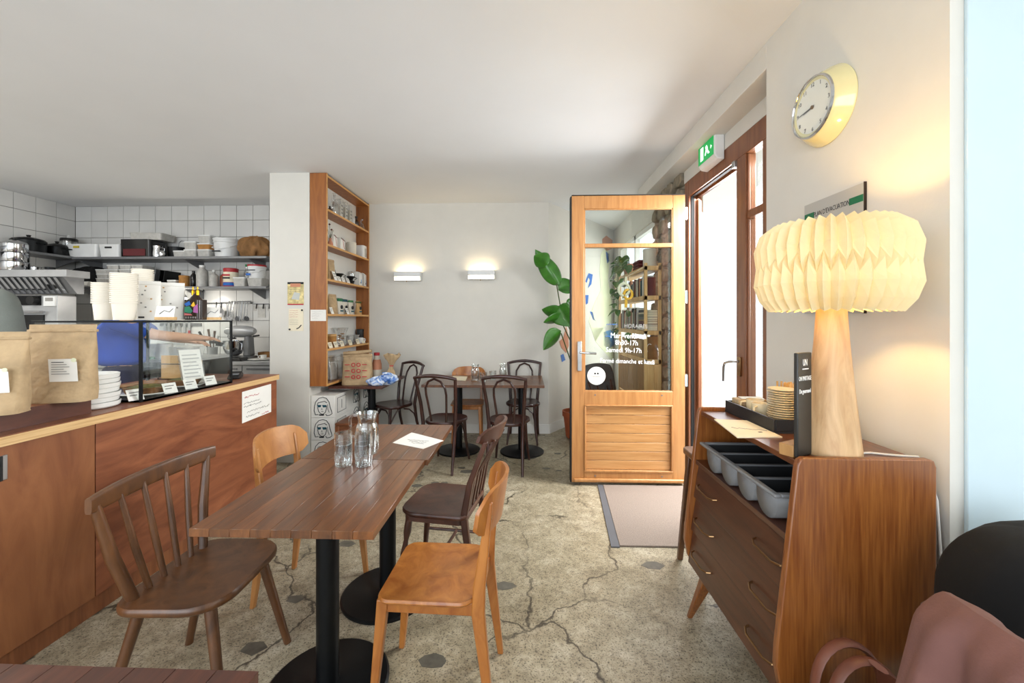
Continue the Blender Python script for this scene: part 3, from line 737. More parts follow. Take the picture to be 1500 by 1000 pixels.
# lamp
LX, LY, LZ = .998, 1.372, 1.018
lm = thing('table_lamp', 'large table lamp with pleated paper shade on a tapered oak base', 'lamp', (LX, LY, LZ))
MB().lathe([(.080, 0), (.082, .004), (.080, .02), (.062, .2), (.048, .36), (.041, .47), (.039, .50), (.02, .503)], 40).build('base', 'lamp_wood', lm, smooth=30)
MB().lathe([(.018, .503), (.018, .56)], 16).build('socket', 'brass', lm)
MB().lathe([(.0001, .555), (.012, .558), (.022, .565), (.022, .575), (.015, .585), (.0001, .59)], 18).build('bulb', 'bulb', lm, smooth=1)
N_ = 37; rows = [(.816, .135, 0, .010), (.806, .185, 0, .013), (.772, .243, 0, .013), (.715, .272, 0, .012), (.683, .268, 1, .010), (.655, .262, 0, .010), (.62, .272, 1, .012), (.558, .243, 1, .013), (.500, .195, 1, .013), (.495, .185, 1, .010)]
rows = [(.752, .150, 0, .013), (.722, .188, 0, .014), (.668, .206, 0, .013), (.625, .203, 0, .009), (.595, .203, 1, .009), (.55, .206, 1, .013), (.498, .188, 1, .014), (.462, .162, 1, .013)]
mb = MB(); vs_ = []; K2 = 2*N_
for z, r_, off, am in rows:
    for j in range(K2):
        ridge = (j+off) % 2 == 0
        rr = r_+(am if ridge else -am); a = 2*math.pi*j/K2
        zz = z+(0 if ridge else -.008 if z > .66 else (.008 if z < .55 else 0))
        if z == .625: zz = z+(-.020 if ridge else .018)
        if z == .595: zz = z+(.018 if ridge else -.020)
        vs_.append((math.cos(a)*rr, math.sin(a)*rr, zz))
fs_ = []
for i in range(len(rows)-1):
    same = rows[i][2] == rows[i+1][2]
    for j in range(K2):
        a, b, c_, d = i*K2+j, i*K2+(j+1) % K2, (i+1)*K2+(j+1) % K2, (i+1)*K2+j
        if same: fs_.append((a, b, c_, d))
        else:
            if (j+rows[i][2]) % 2 == 0: fs_ += [(a, b, c_), (a, c_, d)] if False else [(a, b, d), (b, c_, d)]
            else: fs_ += [(a, b, c_), (a, c_, d)]
mb.add(vs_, fs_)
mb.build('shade', 'shade_paper', lm)
ld = bpy.data.lights.new('lamp_light', 'POINT'); ld.energy = 12.0; ld.color = (1, .62, .20); ld.shadow_soft_size = .035
lo = bpy.data.objects.new('lamp_light', ld); COL.objects.link(lo); lo.parent = lm; lo.location = (0, 0, .612)
MB().tube([(1.07, 1.36, 1.023), (1.12, 1.37, 1.022), (1.17, 1.35, 1.022), (1.215, 1.34, 1.022), (1.246, 1.345, 1.02), (1.262, 1.33, .98), (1.262, 1.30, .9), (1.262, 1.285, .7), (1.264, 1.28, .5), (1.264, 1.28, .03), (1.26, 1.30, .004)], .0035, 7).build('cable', 'cable', lm, W=True, smooth=1)

# chalk sign in its wooden block
A = Vector((.845, 1.322, 1.018)); B = Vector((.915, 1.362, 1.018)); dv = (B-A).normalized(); nv = Vector((dv.y, -dv.x, 0))
sg = thing('chalk_sign', 'small black tabletop sign with white lettering in a wooden block', 'sign', tuple((A+B)/2))
def oriented(p0, p1, w0, w1, z0, z1):
    mm = MB(); d = (p1-p0).normalized(); n_ = Vector((d.y, -d.x, 0)); pts = [p0+n_*w0, p1+n_*w0, p1+n_*w1, p0+n_*w1]
    return mm.prism([(p.x, p.y) for p in pts], z0, z1, 'z')
oriented(A, B, 0, .013, 1.022, 1.35).build('board', 'chalkboard', sg, W=True, bevel=.003)
oriented(A+dv*.0-nv*.045, B-dv*.0-nv*.045, .0, .045, 1.018, 1.056).build('block', 'pine_dark', sg, W=True, bevel=.003)
mid = (A+B)/2+nv*.0135
for s_, z, h, mm in (('UN', 1.318, .030, 'ink_white'), ('ON PARTAGE', 1.268, .020, 'ink_white'), ('Du gourmand', 1.228, .020, 'ink_white')):
    text('lettering', s_, h, mm, sg, (mid.x, mid.y, z), tuple(dv), (0, 0, 1), .0004, wide=.58)
oriented(A+dv*.025+nv*.0132, A+dv*.06+nv*.0132, 0, .0006, 1.297, 1.300).build('lettering', 'ink_white', sg, W=True)

# black tray and its load
tr = thing('serving_tray', 'long black wooden tray on the sideboard holding cups and napkins', 'tray', (1.075, 1.79, 1.018))
TX0, TX1, TY0, TY1 = .948, 1.205, 1.60, 1.98
MB().box(TX0, TX1, TY0, TY1, 1.0182, 1.026).build('base', 'tray_black', tr, W=True)
for a_ in ((TX0, TX0+.01, TY0, TY1), (TX1-.01, TX1, TY0, TY1), (TX0+.01, TX1-.01, TY0, TY0+.01), (TX0+.01, TX1-.01, TY1-.01, TY1)):
    MB().box(*a_, 1.026, 1.072).build('rim', 'tray_black', tr, W=True, bevel=.002)
MB().tube([(1.06, TY0-.002, 1.05), (1.06, TY0-.02, 1.052), (1.09, TY0-.022, 1.052), (1.09, TY0-.002, 1.05)], .005).build('handle', 'black_metal', tr, W=True)
G = 'cream saucers stacked on the black tray'
s0 = tag(MB().lathe([(.030, 0), (.032, .003), (.046, .008), (.052, .011), (.051, .0125), (.044, .0105), (.03, .006), (.0001, .005)], 26).build('saucer', 'cream_ceramic', smooth=35), 'cream saucer in the tall stack on the black tray', 'saucer', G)
s0.location = (1.035, 1.69, 1.0262)
for k in range(1, 16):
    o = s0.copy(); COL.objects.link(o); o.location = (1.035+random.uniform(-.002, .002), 1.69+random.uniform(-.002, .002), 1.0262+k*.0092)
def mug(label, loc, rz, m='white_ceramic', r=.036, h=.07):
    t = thing('cup', label, 'cup', loc, rz)
    MB().lathe([(r*.7, 0), (r*.95, .01), (r, h), (r-.004, h), (r*.85, .014), (.0001, .01)], 24).build('body', m, t, smooth=35)
    MB().tube([(r*.95, 0, h*.85), (r*1.5, 0, h*.8), (r*1.65, 0, h*.5), (r*1.4, 0, h*.25), (r*.93, 0, h*.2)], .0045, 7).build('handle', m, t, smooth=1)
    return t
mug('white cup with its handle toward the room, beside the saucers on the tray', (1.01, 1.795, 1.0262), R(215), 'cream_ceramic')
mug('white cup between the napkins and the other cup on the tray', (1.03, 1.875, 1.0262), R(160), 'cream_ceramic')
G = 'kraft napkins piled on the black tray'
for k in range(2):
    tag(MB().box(.972, 1.10, 1.905, 1.967, 1.0262+k*.032, 1.0262+k*.032+.031).xf(rz_m(R(3*k-2), (1.03, 1.93, 0))).build('napkin_pile', 'kraft', bevel=.004), ('lower kraft napkin pile at the far end of the tray', 'upper kraft napkin pile at the far end of the tray')[k], 'napkins', G)
tag(MB().prism([(.99, 1.91), (1.09, 1.905), (1.10, 1.96), (1.0, 1.965)], 1.091, 1.0925, 'z').build('paper_slip', 'paper'), 'white paper slip on top of the kraft napkins', 'paper')
def obox(name, label, x0, x1, y0, y1, z0, z1, h=.006, cat='box', m='card'):
    t = thing(name, label, cat, ((x0+x1)/2, (y0+y1)/2, z0))
    for n_, a_ in (('front', (x0, x0+h, y0, y1)), ('back', (x1-h, x1, y0, y1)), ('end', (x0+h, x1-h, y0, y0+h)), ('end', (x0+h, x1-h, y1-h, y1))):
        MB().box(*a_, z0, z1).build(n_, m, t, W=True)
    MB().box(x0+h, x1-h, y0+h, y1-h, z0, z0+h).build('bottom', m, t, W=True); return t
obox('stirrer_box', 'open kraft box of wooden stirrers behind the saucers', 1.095, 1.19, 1.735, 1.86, 1.0262, 1.135)
for k in range(22):
    x = 1.103+.0155*(k % 5); a = random.uniform(-.03, .05)
    tag(MB().box(-.004, .004, -.001, .001, 0, .15).xf(Matrix.Translation((x+.005, 1.752+.0225*(k//5), 1.0335)) @ Matrix.Rotation(a, 4, 'X')).build('stirrer', 'pine'), 'flat wooden stirrer standing in the kraft box', 'stirrer', 'wooden stirrers in the kraft box')
tag(MB().box(1.112, 1.19, 1.62, 1.725, 1.0262, 1.14).build('sugar_box', 'kraft', bevel=.004), 'closed kraft box beside the saucer stack on the tray', 'box')
tag(MB().box(1.115, 1.188, 1.63, 1.72, 1.1405, 1.17).build('sugar_box', 'card', bevel=.003), 'flat kraft box lid-up on top of the closed kraft box', 'box')
# menus at the front edge
mp = sheet('menu_card', 'cream folded menu card on the front edge of the sideboard', [pz(1046, 614, 1.021), pz(1080, 640.5, 1.021), pz(1146, 640, 1.021), pz(1098, 616, 1.021)], 1.0185, 'menu', .004, 'paper_warm')
c0 = pz(1095, 628, 1.024); rr_ = random.Random(2); MB().tube([(c0[0]-.05+.006*i_, c0[1]+.02-.002*i_+rr_.uniform(-.006, .006), 1.0228) for i_ in range(20)], .0012, 4).build('lettering', 'ink_soft', mp, W=True)
MB().box(c0[0]+.02, c0[0]+.034, c0[1]-.045, c0[1]-.035, 1.0225, 1.023).build('lettering', 'ink', mp, W=True)
# cutlery tray in the nook
ct = thing('cutlery_tray', 'grey plastic cutlery tray with four compartments in the sideboard nook', 'cutlery tray', (.97, 1.61, .7855))
CY0, CY1, CX0, CX1, CZ = 1.335, 1.905, .795, 1.15, .895
for a_ in ((CX0, CX0+.022, CY0, CY1), (CX1-.022, CX1, CY0, CY1), (CX0+.022, CX1-.022, CY0, CY0+.02), (CX0+.022, CX1-.022, CY1-.02, CY1)):
    MB().box(*a_, CZ-.012, CZ).build('rim', 'grey_plastic', ct, W=True, bevel=.005)
wq = (CY1-CY0-.04)/4
for k in range(4):
    y0 = CY0+.02+wq*k; mb = MB()
    def f(a, b, y0=y0):
        th = math.pi*b; return (CX0+.025+a*(CX1-CX0-.05), y0+wq/2-math.cos(th)*wq*.46, CZ-.008-(.098)*math.sin(th)**.6)
    mb.grid(f, 2, 15)
    for a in (0, 1): mb.add([f(a, j/14) for j in range(15)], [tuple(range(15))])
    o = mb.build('compartment', 'grey_plastic', ct, W=True, smooth=50, solid=.003)
    MB().grid(lambda a, b, y0=y0: (CX0+.03+a*(CX1-CX0-.06), y0+wq/2-math.cos(math.pi*b)*wq*.43, CZ-.006-.09*math.sin(math.pi*b)**.6), 2, 15).build('shade_liner', 'compartment_shade', o, W=False, smooth=50).location = -wloc(ct)  # dark lining added to hold the shade inside the compartment
    MB().box(CX0+.02, CX1-.02, y0-.006, y0+.006, CZ-.014, CZ-.002).build('divider', 'grey_plastic', ct, W=True)
obox('small_box', 'small kraft box at the near end of the sideboard nook', .835, .90, 1.297, 1.33, .7855, .875, .003)

# ---------------------------------------------------------------- right wall: clock, evacuation plan, exit sign
ck = thing('wall_clock', 'round cream enamel wall clock with pale dial', 'clock', (XR, 1.79, 2.36))
def lx(prof, n=48): # lathe about the wall normal (toward the room)
    mb = MB().lathe(prof, n); mb.v = [(-z, x, y) for x, y, z in mb.v]; return mb
lx([(.158, .001), (.160, .006), (.158, .012), (.150, .03), (.134, .055), (.126, .066), (.122, .068), (.0001, .05)]).build('case', 'cream_enamel', ck, smooth=30)
lx([(.121, .062), (.127, .068), (.125, .075), (.119, .076), (.116, .070), (.117, .062)]).build('bezel', 'chrome', ck, smooth=50)
lx([(.118, .063), (.118, .0655), (.0001, .0656)]).build('dial', 'paper', ck)
lx([(.117, .073), (.117, .0738)], 40).build('cover_glass', 'case_glass', ck)
for k in range(1, 13):
    a = R(90-30*k); text('numeral', str(k), .024, 'ink', ck, (XR-.0665, 1.79-math.cos(a)*.094, 2.36+math.sin(a)*.094), (0, -1, 0), (0, 0, 1), .0003)
def hand(n_, ang, l, w):
    a = R(90-ang); d = Vector((0, -math.cos(a), math.sin(a))); s_ = Vector((0, d.z, -d.y)); pts = [d*-.012+s_*w, d*-.012-s_*w, d*l-s_*w*.5, d*l+s_*w*.5]
    MB().prism([(p.y, p.z) for p in pts], -.069, -.0682, 'x').build(n_, 'steel_dark', ck)
hand('minute_hand', 268, .082, .003); hand('hour_hand', 264, .055, .0042)
lx([(.008, .066), (.008, .071), (.0001, .0712)], 12).build('hub', 'brass', ck)
pl = thing('evacuation_plan', 'grey evacuation plan plate with green bars behind the lamp', 'sign', (XR, 1.76, 1.48))
MB().box(XR-.010, XR-.001, 1.595, 1.925, 1.48, 1.975).build('plate', 'sign_grey', pl, W=True)
MB().box(XR-.0105, XR-.001, 1.592, 1.595, 1.478, 1.977).build('plate_edge', 'brown_glass', pl, W=True)
MB().box(XR-.0108, XR-.010, 1.597, 1.665, 1.905, 1.932).build('green_bar', 'sign_green', pl, W=True)
MB().box(XR-.0108, XR-.010, 1.862, 1.923, 1.905, 1.932).build('green_bar', 'sign_green', pl, W=True)
text('lettering', "PLAN D'EVACUATION", .030, 'ink', pl, (XR-.0105, 1.763, 1.918), (0, -1, 0), (0, 0, 1), .0003, wide=.68)
for k, (y0, y1, z0, z1) in enumerate(((1.64, 1.88, 1.54, 1.545), (1.64, 1.88, 1.86, 1.863), (1.64, 1.643, 1.54, 1.86), (1.877, 1.88, 1.54, 1.86), (1.75, 1.753, 1.6, 1.86))):
    MB().box(XR-.0106, XR-.010, y0, y1, z0, z1).build('plan_line', 'ink_soft', pl, W=True)
MB().box(XR-.0106, XR-.010, 1.76, 1.765, 1.875, 1.89).build('plan_line', 'ink_red', pl, W=True)
ex = thing('exit_sign', 'green lit emergency exit sign above the entrance door', 'sign', (XD, 3.165, 2.62))
MB().prism([(XD-.002, 2.62), (XD-.055, 2.63), (XD-.075, 2.66), (XD-.075, 2.80), (XD-.055, 2.815), (XD-.002, 2.815)], 3.03, 3.31, 'y').build('housing', 'white_plastic', ex, W=True, bevel=.008)
MB().box(XD-.079, XD-.076, 3.045, 3.30, 2.665, 2.80).build('panel', 'exit_green', ex, W=True)
MB().prism([(3.10, 2.70), (3.13, 2.70), (3.15, 2.73), (3.17, 2.70), (3.185, 2.705), (3.165, 2.745), (3.175, 2.765), (3.15, 2.775), (3.135, 2.755), (3.13, 2.73)], XD-.0805, XD-.0792, 'x').build('running_figure', 'exit_white', ex, W=True)
MB().box(XD-.0805, XD-.0792, 3.21, 3.26, 2.685, 2.785).build('doorway_mark', 'exit_white', ex, W=True)
MB().prism([(3.065, 2.735), (3.085, 2.72), (3.085, 2.75)], XD-.0805, XD-.0792, 'x').build('arrow_mark', 'exit_white', ex, W=True)

# ---------------------------------------------------------------- chair with coat, black bag, leather bag by the side window
cc = bent_chair('dark bentwood chair under the mauve coat beside the sideboard', (1.135, .70, 0), R(0)); cc.scale = (1, 1, .93)
def coat(a, b):
    u = -1+2*a; s_ = -1 if b < .5 else 1; q = abs(b-.5)*2
    z = .912-.02*u*u-.03*q**.7-(.62 if s_ < 0 else .50)*q**1.15
    fold = math.sin(u*9+s_*1.3+q*1.2)*.045*q**.7+math.sin(u*19+q*3)*.016*q**.6
    x = .882-.03*(1-u*u)+s_*(.040*min(1, q*10)+(.10 if s_ < 0 else .20)*q**.9)+fold
    return (x-.012, .70+u*(.185+.10*q), z)
ct_ = MB().grid(coat, 41, 41).build('coat', 'coat_mauve', smooth=60, solid=.010, sub=1)
tag(ct_, 'mauve wool coat draped over the chair back beside the sideboard', 'coat')
def blob(u, v):
    th = 2*math.pi*u; ph = math.pi*(v-.5); e = .62
    c = lambda t: math.copysign(abs(math.cos(t))**e, math.cos(t)); s_ = lambda t: math.copysign(abs(math.sin(t))**e, math.sin(t))
    k = 1+.03*math.sin(3*th+2*v*6)+.02*math.sin(7*th-4*v)
    z = .70+.235*s_(ph)*(1-.0*u)
    return (1.27+.185*c(ph)*c(th)*k*(1-.10*max(0, math.sin(ph))), 1.06+.115*c(ph)*s_(th)*k, z+.02*math.sin(th*2)*math.cos(ph))
s3 = dup(st, (1.29, 1.07, 0), R(90), 'low brown stool under the black backpack')
bg_ = thing('backpack', 'black padded backpack standing on a stool by the side window', 'backpack', (1.27, 1.06, .465))
MB().grid(blob, 40, 24).build('body', 'black_fabric', bg_, W=True, smooth=70)
# (no strap on this side)
MB().tube([(1.22, 1.03, .93), (1.24, 1.03, .955), (1.31, 1.03, .958), (1.34, 1.03, .925)], .010, 8, flat=.6).build('grab_handle', 'black_fabric', bg_, W=True, smooth=1)
lb = thing('leather_bag', 'brown leather handbag with looped handle on the floor against the sideboard', 'handbag', (.885, 1.12, 0)); BXo = .885
def bagf(u, v):
    th = 2*math.pi*u; w = .15-.02*v; d = .075-.045*v; c, s_ = math.cos(th), math.sin(th)
    return (.885+w*math.copysign(abs(c)**.6, c), 1.12+d*math.copysign(abs(s_)**.6, s_), .006+.43*v)
mb = MB().grid(bagf, 29, 8); mb.add([bagf(i/28, 0) for i in range(28)], [tuple(range(28))]); mb.build('body', 'leather', lb, W=True, smooth=50)
mb = MB().add([bagf(i/28, .97) for i in range(28)], [tuple(range(28))]); mb.build('lining', 'black_fabric', lb, W=True)
for y in (1.09, 1.15):
    pts = [(.885+.095*math.cos(R(a)), y+.01*math.sin(R(a)), .40+.165*max(0, math.sin(R(a)))**.8) for a in range(-6, 187, 12)]
    MB().tube(pts, .017, 8, flat=.45).build('handle', 'leather', lb, W=True, smooth=1)
MB().tube([(.895, 1.07, .575), (.925, 1.08, .55), (.945, 1.10, .50), (.955, 1.10, .43)], .024, 8, flat=.3).build('tab', 'leather', lb, W=True, smooth=1)
# ================================================================== PILLAR POSTERS, BOOKCASE, SCONCES
def yx(px, X): a = (px-750)/600; return X*(a*ST+CT)/(a*CT-ST)       # depth where column px meets the plane x = X
def zx(px, py, X): return EYE+(467-py)/600*(-X*ST+yx(px, X)*CT)
def scribble(parent, loc, right, up, width, h, m, r=.0014, seed=0):
    rn = random.Random(seed); x = Vector(right).normalized(); u = Vector(up).normalized(); p = Vector(loc); pts = []; t = 0
    while t < width:
        pts.append(p+x*t+u*(rn.uniform(-.5, .5)*h)); t += h*rn.uniform(.35, .6)
    MB().tube(pts, r, 4).build('lettering', m, parent, W=True)
po = thing('poster', 'small illustrated poster on the white pillar', 'poster', (-2.41, 4.08, 1.57))
px0, px1 = sx(421.5, 4.08), sx(445, 4.08); z0, z1 = sz(433, 446.5, 4.08), sz(433, 413, 4.08)
MB().box(px0, px1, 4.076, 4.0795, z0, z1).build('sheet', 'poster_a', po, W=True)
MB().box(px0, px1, 4.0753, 4.076, z1-.022, z1).build('dark_band', 'ink', po, W=True)
MB().box(px0+.03, px1-.03, 4.0748, 4.0756, z1-.05, z1-.014).build('arch', 'mural_pink', po, W=True)
MB().prism([(px0+.04, z0+.06), (px0+.12, z0+.05), (px0+.13, z0+.12), (px0+.07, z0+.13)], 4.0753, 4.076, 'y').build('blue_patch', 'mural_grey', po, W=True)
MB().box(px0, px1, 4.0753, 4.076, z0, z0+.012).build('red_band', 'ink_red', po, W=True)
for k in range(2): scribble(po, (px0+.015, 4.0755, z1-.075-.02*k), (1, 0, 0), (0, 0, 1), .12, .008, 'ink_soft', .001, k)
nt_ = thing('notice', 'cream handwritten notice under the poster on the white pillar', 'notice', (-2.41, 4.08, 1.33))
a0, a1 = sx(423, 4.08), sx(444.5, 4.08); z0, z1 = sz(433, 484.5, 4.08), sz(433, 452, 4.08)
MB().box(a0, a1, 4.077, 4.0795, z0, z1).build('sheet', 'paper_warm', nt_, W=True)
for x, z in ((a1-.012, z1-.015), (a0+.012, z0+.015)): MB().cyl((x, 4.0795, z), (x, 4.070, z), .009, n=12).build('magnet', 'ink', nt_, W=True)
for k in range(7): scribble(nt_, (a0+.01, 4.0765, z1-.02-.021*k-(.012 if k > 3 else 0)), (1, 0, 0), (0, 0, 1), .09, .008, 'ink_red' if k < 4 else 'ink_soft', .0008, k)
MB().tube([(a1-.07, 4.0765, z0+.022), (a1-.045, 4.0765, z0+.032), (a1-.02, 4.0765, z0+.06)], .005, 6).build('feather_mark', 'ink', nt_, W=True)

BX0, BX1, BY0, BY1, BZ0 = -2.185, -2.015, 4.082, 5.215, .775
bc = thing('bookcase', 'tall narrow wall bookcase of warm brown plywood reaching the ceiling', 'bookcase', (-2.1, 4.65, BZ0))
MB().box(BX0, BX1, BY0, BY0+.022, BZ0, ZC-.004).build('side_panel', 'bookcase_wood', bc, W=True)
MB().box(BX0, BX1, BY1-.022, BY1, BZ0, ZC-.004).build('side_panel', 'bookcase_wood', bc, W=True)
MB().box(BX0, BX0+.006, BY0+.022, BY1-.022, BZ0, ZC-.004).build('back_panel', 'trim_white', bc, W=True)
SHZ = [BZ0+.01+.357*k for k in range(6)]
for z in SHZ+[ZC-.028]:
    o = MB().box(BX0+.006, BX1-.002, BY0+.022, BY1-.022, z-.011, z+.011).build('shelf', 'bookcase_wood', bc, W=True)
    MB().box(BX1-.002, BX1, BY0+.022, BY1-.022, z-.011, z+.011).build('edge_band', 'bookcase_edge', o, W=True)
for y in (BY0, BY1-.022): MB().box(BX1, BX1+.0015, y, y+.022, BZ0, ZC-.004).build('edge_band', 'bookcase_edge', bc, W=True)
lb_ = thing('shelf_label', 'white paper label taped to the bookcase side', 'label', (-2.10, BY0, 1.44))
MB().box(BX0+.005, BX1-.004, BY0-.002, BY0-.0005, sz(468, 470, 4.08), sz(468, 453.5, 4.08)).build('sheet', 'paper', lb_, W=True)
for k in range(4): scribble(lb_, (BX0+.02, BY0-.0025, 1.53-.022*k), (1, 0, 0), (0, 0, 1), .12-.02*k, .006, 'ink_soft', .0007, 20+k)

# small item makers, base centre at loc
def bottle(name, label, cat, loc, r, h, m, cap='black', neck=.35, shoulder=.68, group=None, capname='cap'):
    t = thing(name, label, cat, loc, 0, group)
    MB().lathe([(r*.92, 0), (r, .004), (r, h*shoulder*.92), (r*.8, h*shoulder), (r*neck, h*(shoulder+.1)), (r*neck, h*.92)], 18).build('body', m, t, smooth=40)
    MB().lathe([(r*neck*1.15, h*.90), (r*neck*1.15, h), (.0001, h)], 14).build(capname, cap, t, smooth=40); return t
def canister(name, label, cat, loc, r, h, m, lid='white_plastic', group=None, sq=False):
    t = thing(name, label, cat, loc, 0, group)
    MB().lathe([(r*.96, 0), (r, .005), (r, h*.86)], 6 if sq else 22).build('body', m, t, smooth=40)
    MB().lathe([(r*1.03, h*.85), (r*1.03, h*.97), (r*.95, h), (.0001, h)], 6 if sq else 22).build('lid', lid, t, smooth=40); return t
def pouch(name, label, cat, loc, w, d, h, m, rz=0, fold=True, label_m=None, lean=0, group=None):
    """stand-up bag: wide base, pinched flat top with a folded seam; front faces -y"""
    t = thing(name, label, cat, loc, rz, group); rnd = random.Random(hash(label) % 997)
    n = 20; rows = [(0, 1, 1), (.02, 1.0, 1.0), (.15, 1.0, .96), (.4, .99, .80), (.65, .985, .50), (.85, .98, .2), (.92, .98, .1), (1.0, .985, .07)]
    vs = []
    for z, a, b in rows:
        for i in range(n):
            th = 2*math.pi*i/n; c, s_ = math.cos(th), math.sin(th); e = .5
            j = 0 if z in (0, 1.0) else rnd.uniform(-.03, .03)
            vs.append((w/2*a*math.copysign(abs(c)**e, c)*(1+j*.5), (d/2*b*math.copysign(abs(s_)**e, s_))*(1+j*2)+lean*z, h*z))
    fs = [(i*n+j, i*n+(j+1) % n, (i+1)*n+(j+1) % n, (i+1)*n+j) for i in range(len(rows)-1) for j in range(n)]+[tuple(range(n))[::-1], tuple((len(rows)-1)*n+j for j in range(n))]
    MB().add(vs, fs).build('body', m, t, smooth=50)
    if fold: MB().box(-w*.495, w*.495, -d*.10+lean*.93, d*.10+lean*.93, h*.90, h*.935).build('seam', m, t, bevel=.003)
    if label_m:
        MB().prism([(w*.02, h*.27), (w*.42, h*.27), (w*.40, h*.52), (w*.34, h*.56), (-w*.0, h*.56)], -d*.47+lean*.4, -d*.465+lean*.4, 'y').xf(Matrix.Translation((0, -.006, 0))).build('paper_label', label_m, t)
        for k in range(6): MB().box(w*.05, w*(.22+.04*(k % 3)), -d*.47-.0085+lean*.4, -d*.47-.0065+lean*.4, h*(.515-.03*k), h*(.523-.03*k)).build('lettering', 'ink' if k in (0,) else 'ink_soft', t)
        MB().cyl((w*.36, -d*.47-.009+lean*.4, h*.545), (w*.36, -d*.47-.006+lean*.4, h*.545), w*.035, n=14).build('seal', 'mural_yellow', t)
    return t
def crate(name, label, cat, loc, w, d, h, m, rz=0, taper=.88, lid=None, group=None, handle=None, lidh=.012):
    t = thing(name, label, cat, loc, rz, group); vs = []
    for z, k in ((0, taper), (h, 1)): vs += [(x*k, y*k, z) for x, y in rrect(-w/2, w/2, -d/2, d/2, min(w, d)*.12, 3)]
    n = len(vs)//2; fs = [(j, (j+1) % n, n+(j+1) % n, n+j) for j in range(n)]+[tuple(range(n))[::-1]]
    if not lid:
        vs += [(x*.95*1, y*.95, h) for x, y in rrect(-w/2, w/2, -d/2, d/2, min(w, d)*.12, 3)]+[(x*.9*taper, y*.9*taper, .01) for x, y in rrect(-w/2, w/2, -d/2, d/2, min(w, d)*.12, 3)]
        fs += [(n+j, n+(j+1) % n, 2*n+(j+1) % n, 2*n+j) for j in range(n)]+[(2*n+j, 2*n+(j+1) % n, 3*n+(j+1) % n, 3*n+j) for j in range(n)]+[tuple(range(3*n, 4*n))]
    else: fs.append(tuple(range(n, 2*n)))
    MB().add(vs, fs).build('body', m, t, smooth=40)
    if lid: MB().prism(rrect(-w*.515, w*.515, -d*.515, d*.515, min(w, d)*.12, 3), h-.002, h+lidh, 'z').build('lid', lid, t, bevel=.002)
    if handle: MB().box(-w*.16, w*.16, -d/2-.003, -d*.47, h*.68, h*.82).build('handle_slot', handle, t, bevel=.004)
    return t
def tentcard(label, loc, w, h, rz, group, cat='price card', lean=.35, d=.02, m='paper'):
    t = thing('price_card', label, cat, loc, rz, group)
    MB().prism([(-h*lean*.5, 0), (h*lean*.5, h), (h*lean*.5+.002, h), (-h*lean*.5+.002, 0)], -w/2, w/2, 'x').build('card', m, t)
    MB().box(-w*.3, w*.3, -.006, .014, 0, h*.2).build('stand', 'card', t)
    for k in range(2):
        z = h*(.68-.25*k); y = -h*lean*.5+lean*z-.0015; MB().box(-w*.36, w*(.3-.2*k), y-.0008, y+.0004, z, z+h*.09).build('lettering', 'ink_soft', t)
    return t
def by(px, X=-2.09): return yx(px, X)
def S_(k): return SHZ[k]+.0112
X_ = -2.10
# top shelf
bottle('amber_jar', 'small amber jar at the pillar end of the top bookcase shelf', 'jar', (X_, by(484.5), S_(5)), .026, .085, 'amber_glass')
bottle('glass_bottle', 'tall clear glass bottle on the top bookcase shelf', 'bottle', (X_, by(490.5), S_(5)), .042, .25, 'film', 'film', .4, .55)
for i, (p_, lab) in enumerate(((498, 'clear printed carton beside the tall bottle on the top bookcase shelf'), (505, 'middle clear printed carton on the top bookcase shelf'), (511.5, 'clear printed carton farthest from the bottle on the top bookcase shelf'))):
    t = thing('clear_carton', lab, 'carton', (X_, by(p_), S_(5)), 0, 'clear cartons on the top bookcase shelf')
    MB().box(-.035, .035, -.035, .035, 0, .22).build('body', 'film', t, bevel=.004); MB().box(-.03, .03, -.03, .03, .004, .16).build('contents', 'linen', t)
    for k in range(3): MB().box(.0352, .036, -.02, .02, .06+.04*k, .075+.04*k).build('print', 'ink_soft', t)
canister('white_tin', 'small white tin on the top bookcase shelf', 'tin', (X_, by(517.5), S_(5)), .030, .09, 'white_plastic')
bottle('amber_bottle', 'dark amber bottle on the top bookcase shelf', 'bottle', (X_, by(523), S_(5)), .035, .145, 'amber_glass', 'black', .4, .6)
t = thing('glass_cruet', 'rose-tinted glass cruet with spout on the top bookcase shelf', 'cruet', (X_, by(532.5), S_(5)))
MB().lathe([(.05, 0), (.05, .01), (.035, .07), (.022, .12), (.028, .155), (.018, .17)], 18).build('body', 'film', t, smooth=40)
MB().tube([(0, -.03, .06), (0, -.065, .09), (0, -.06, .13)], .008).build('spout', 'film', t, smooth=1); MB().tube([(0, .02, .14), (0, .05, .16)], [.01, .003]).build('stopper', 'mural_pink', t)
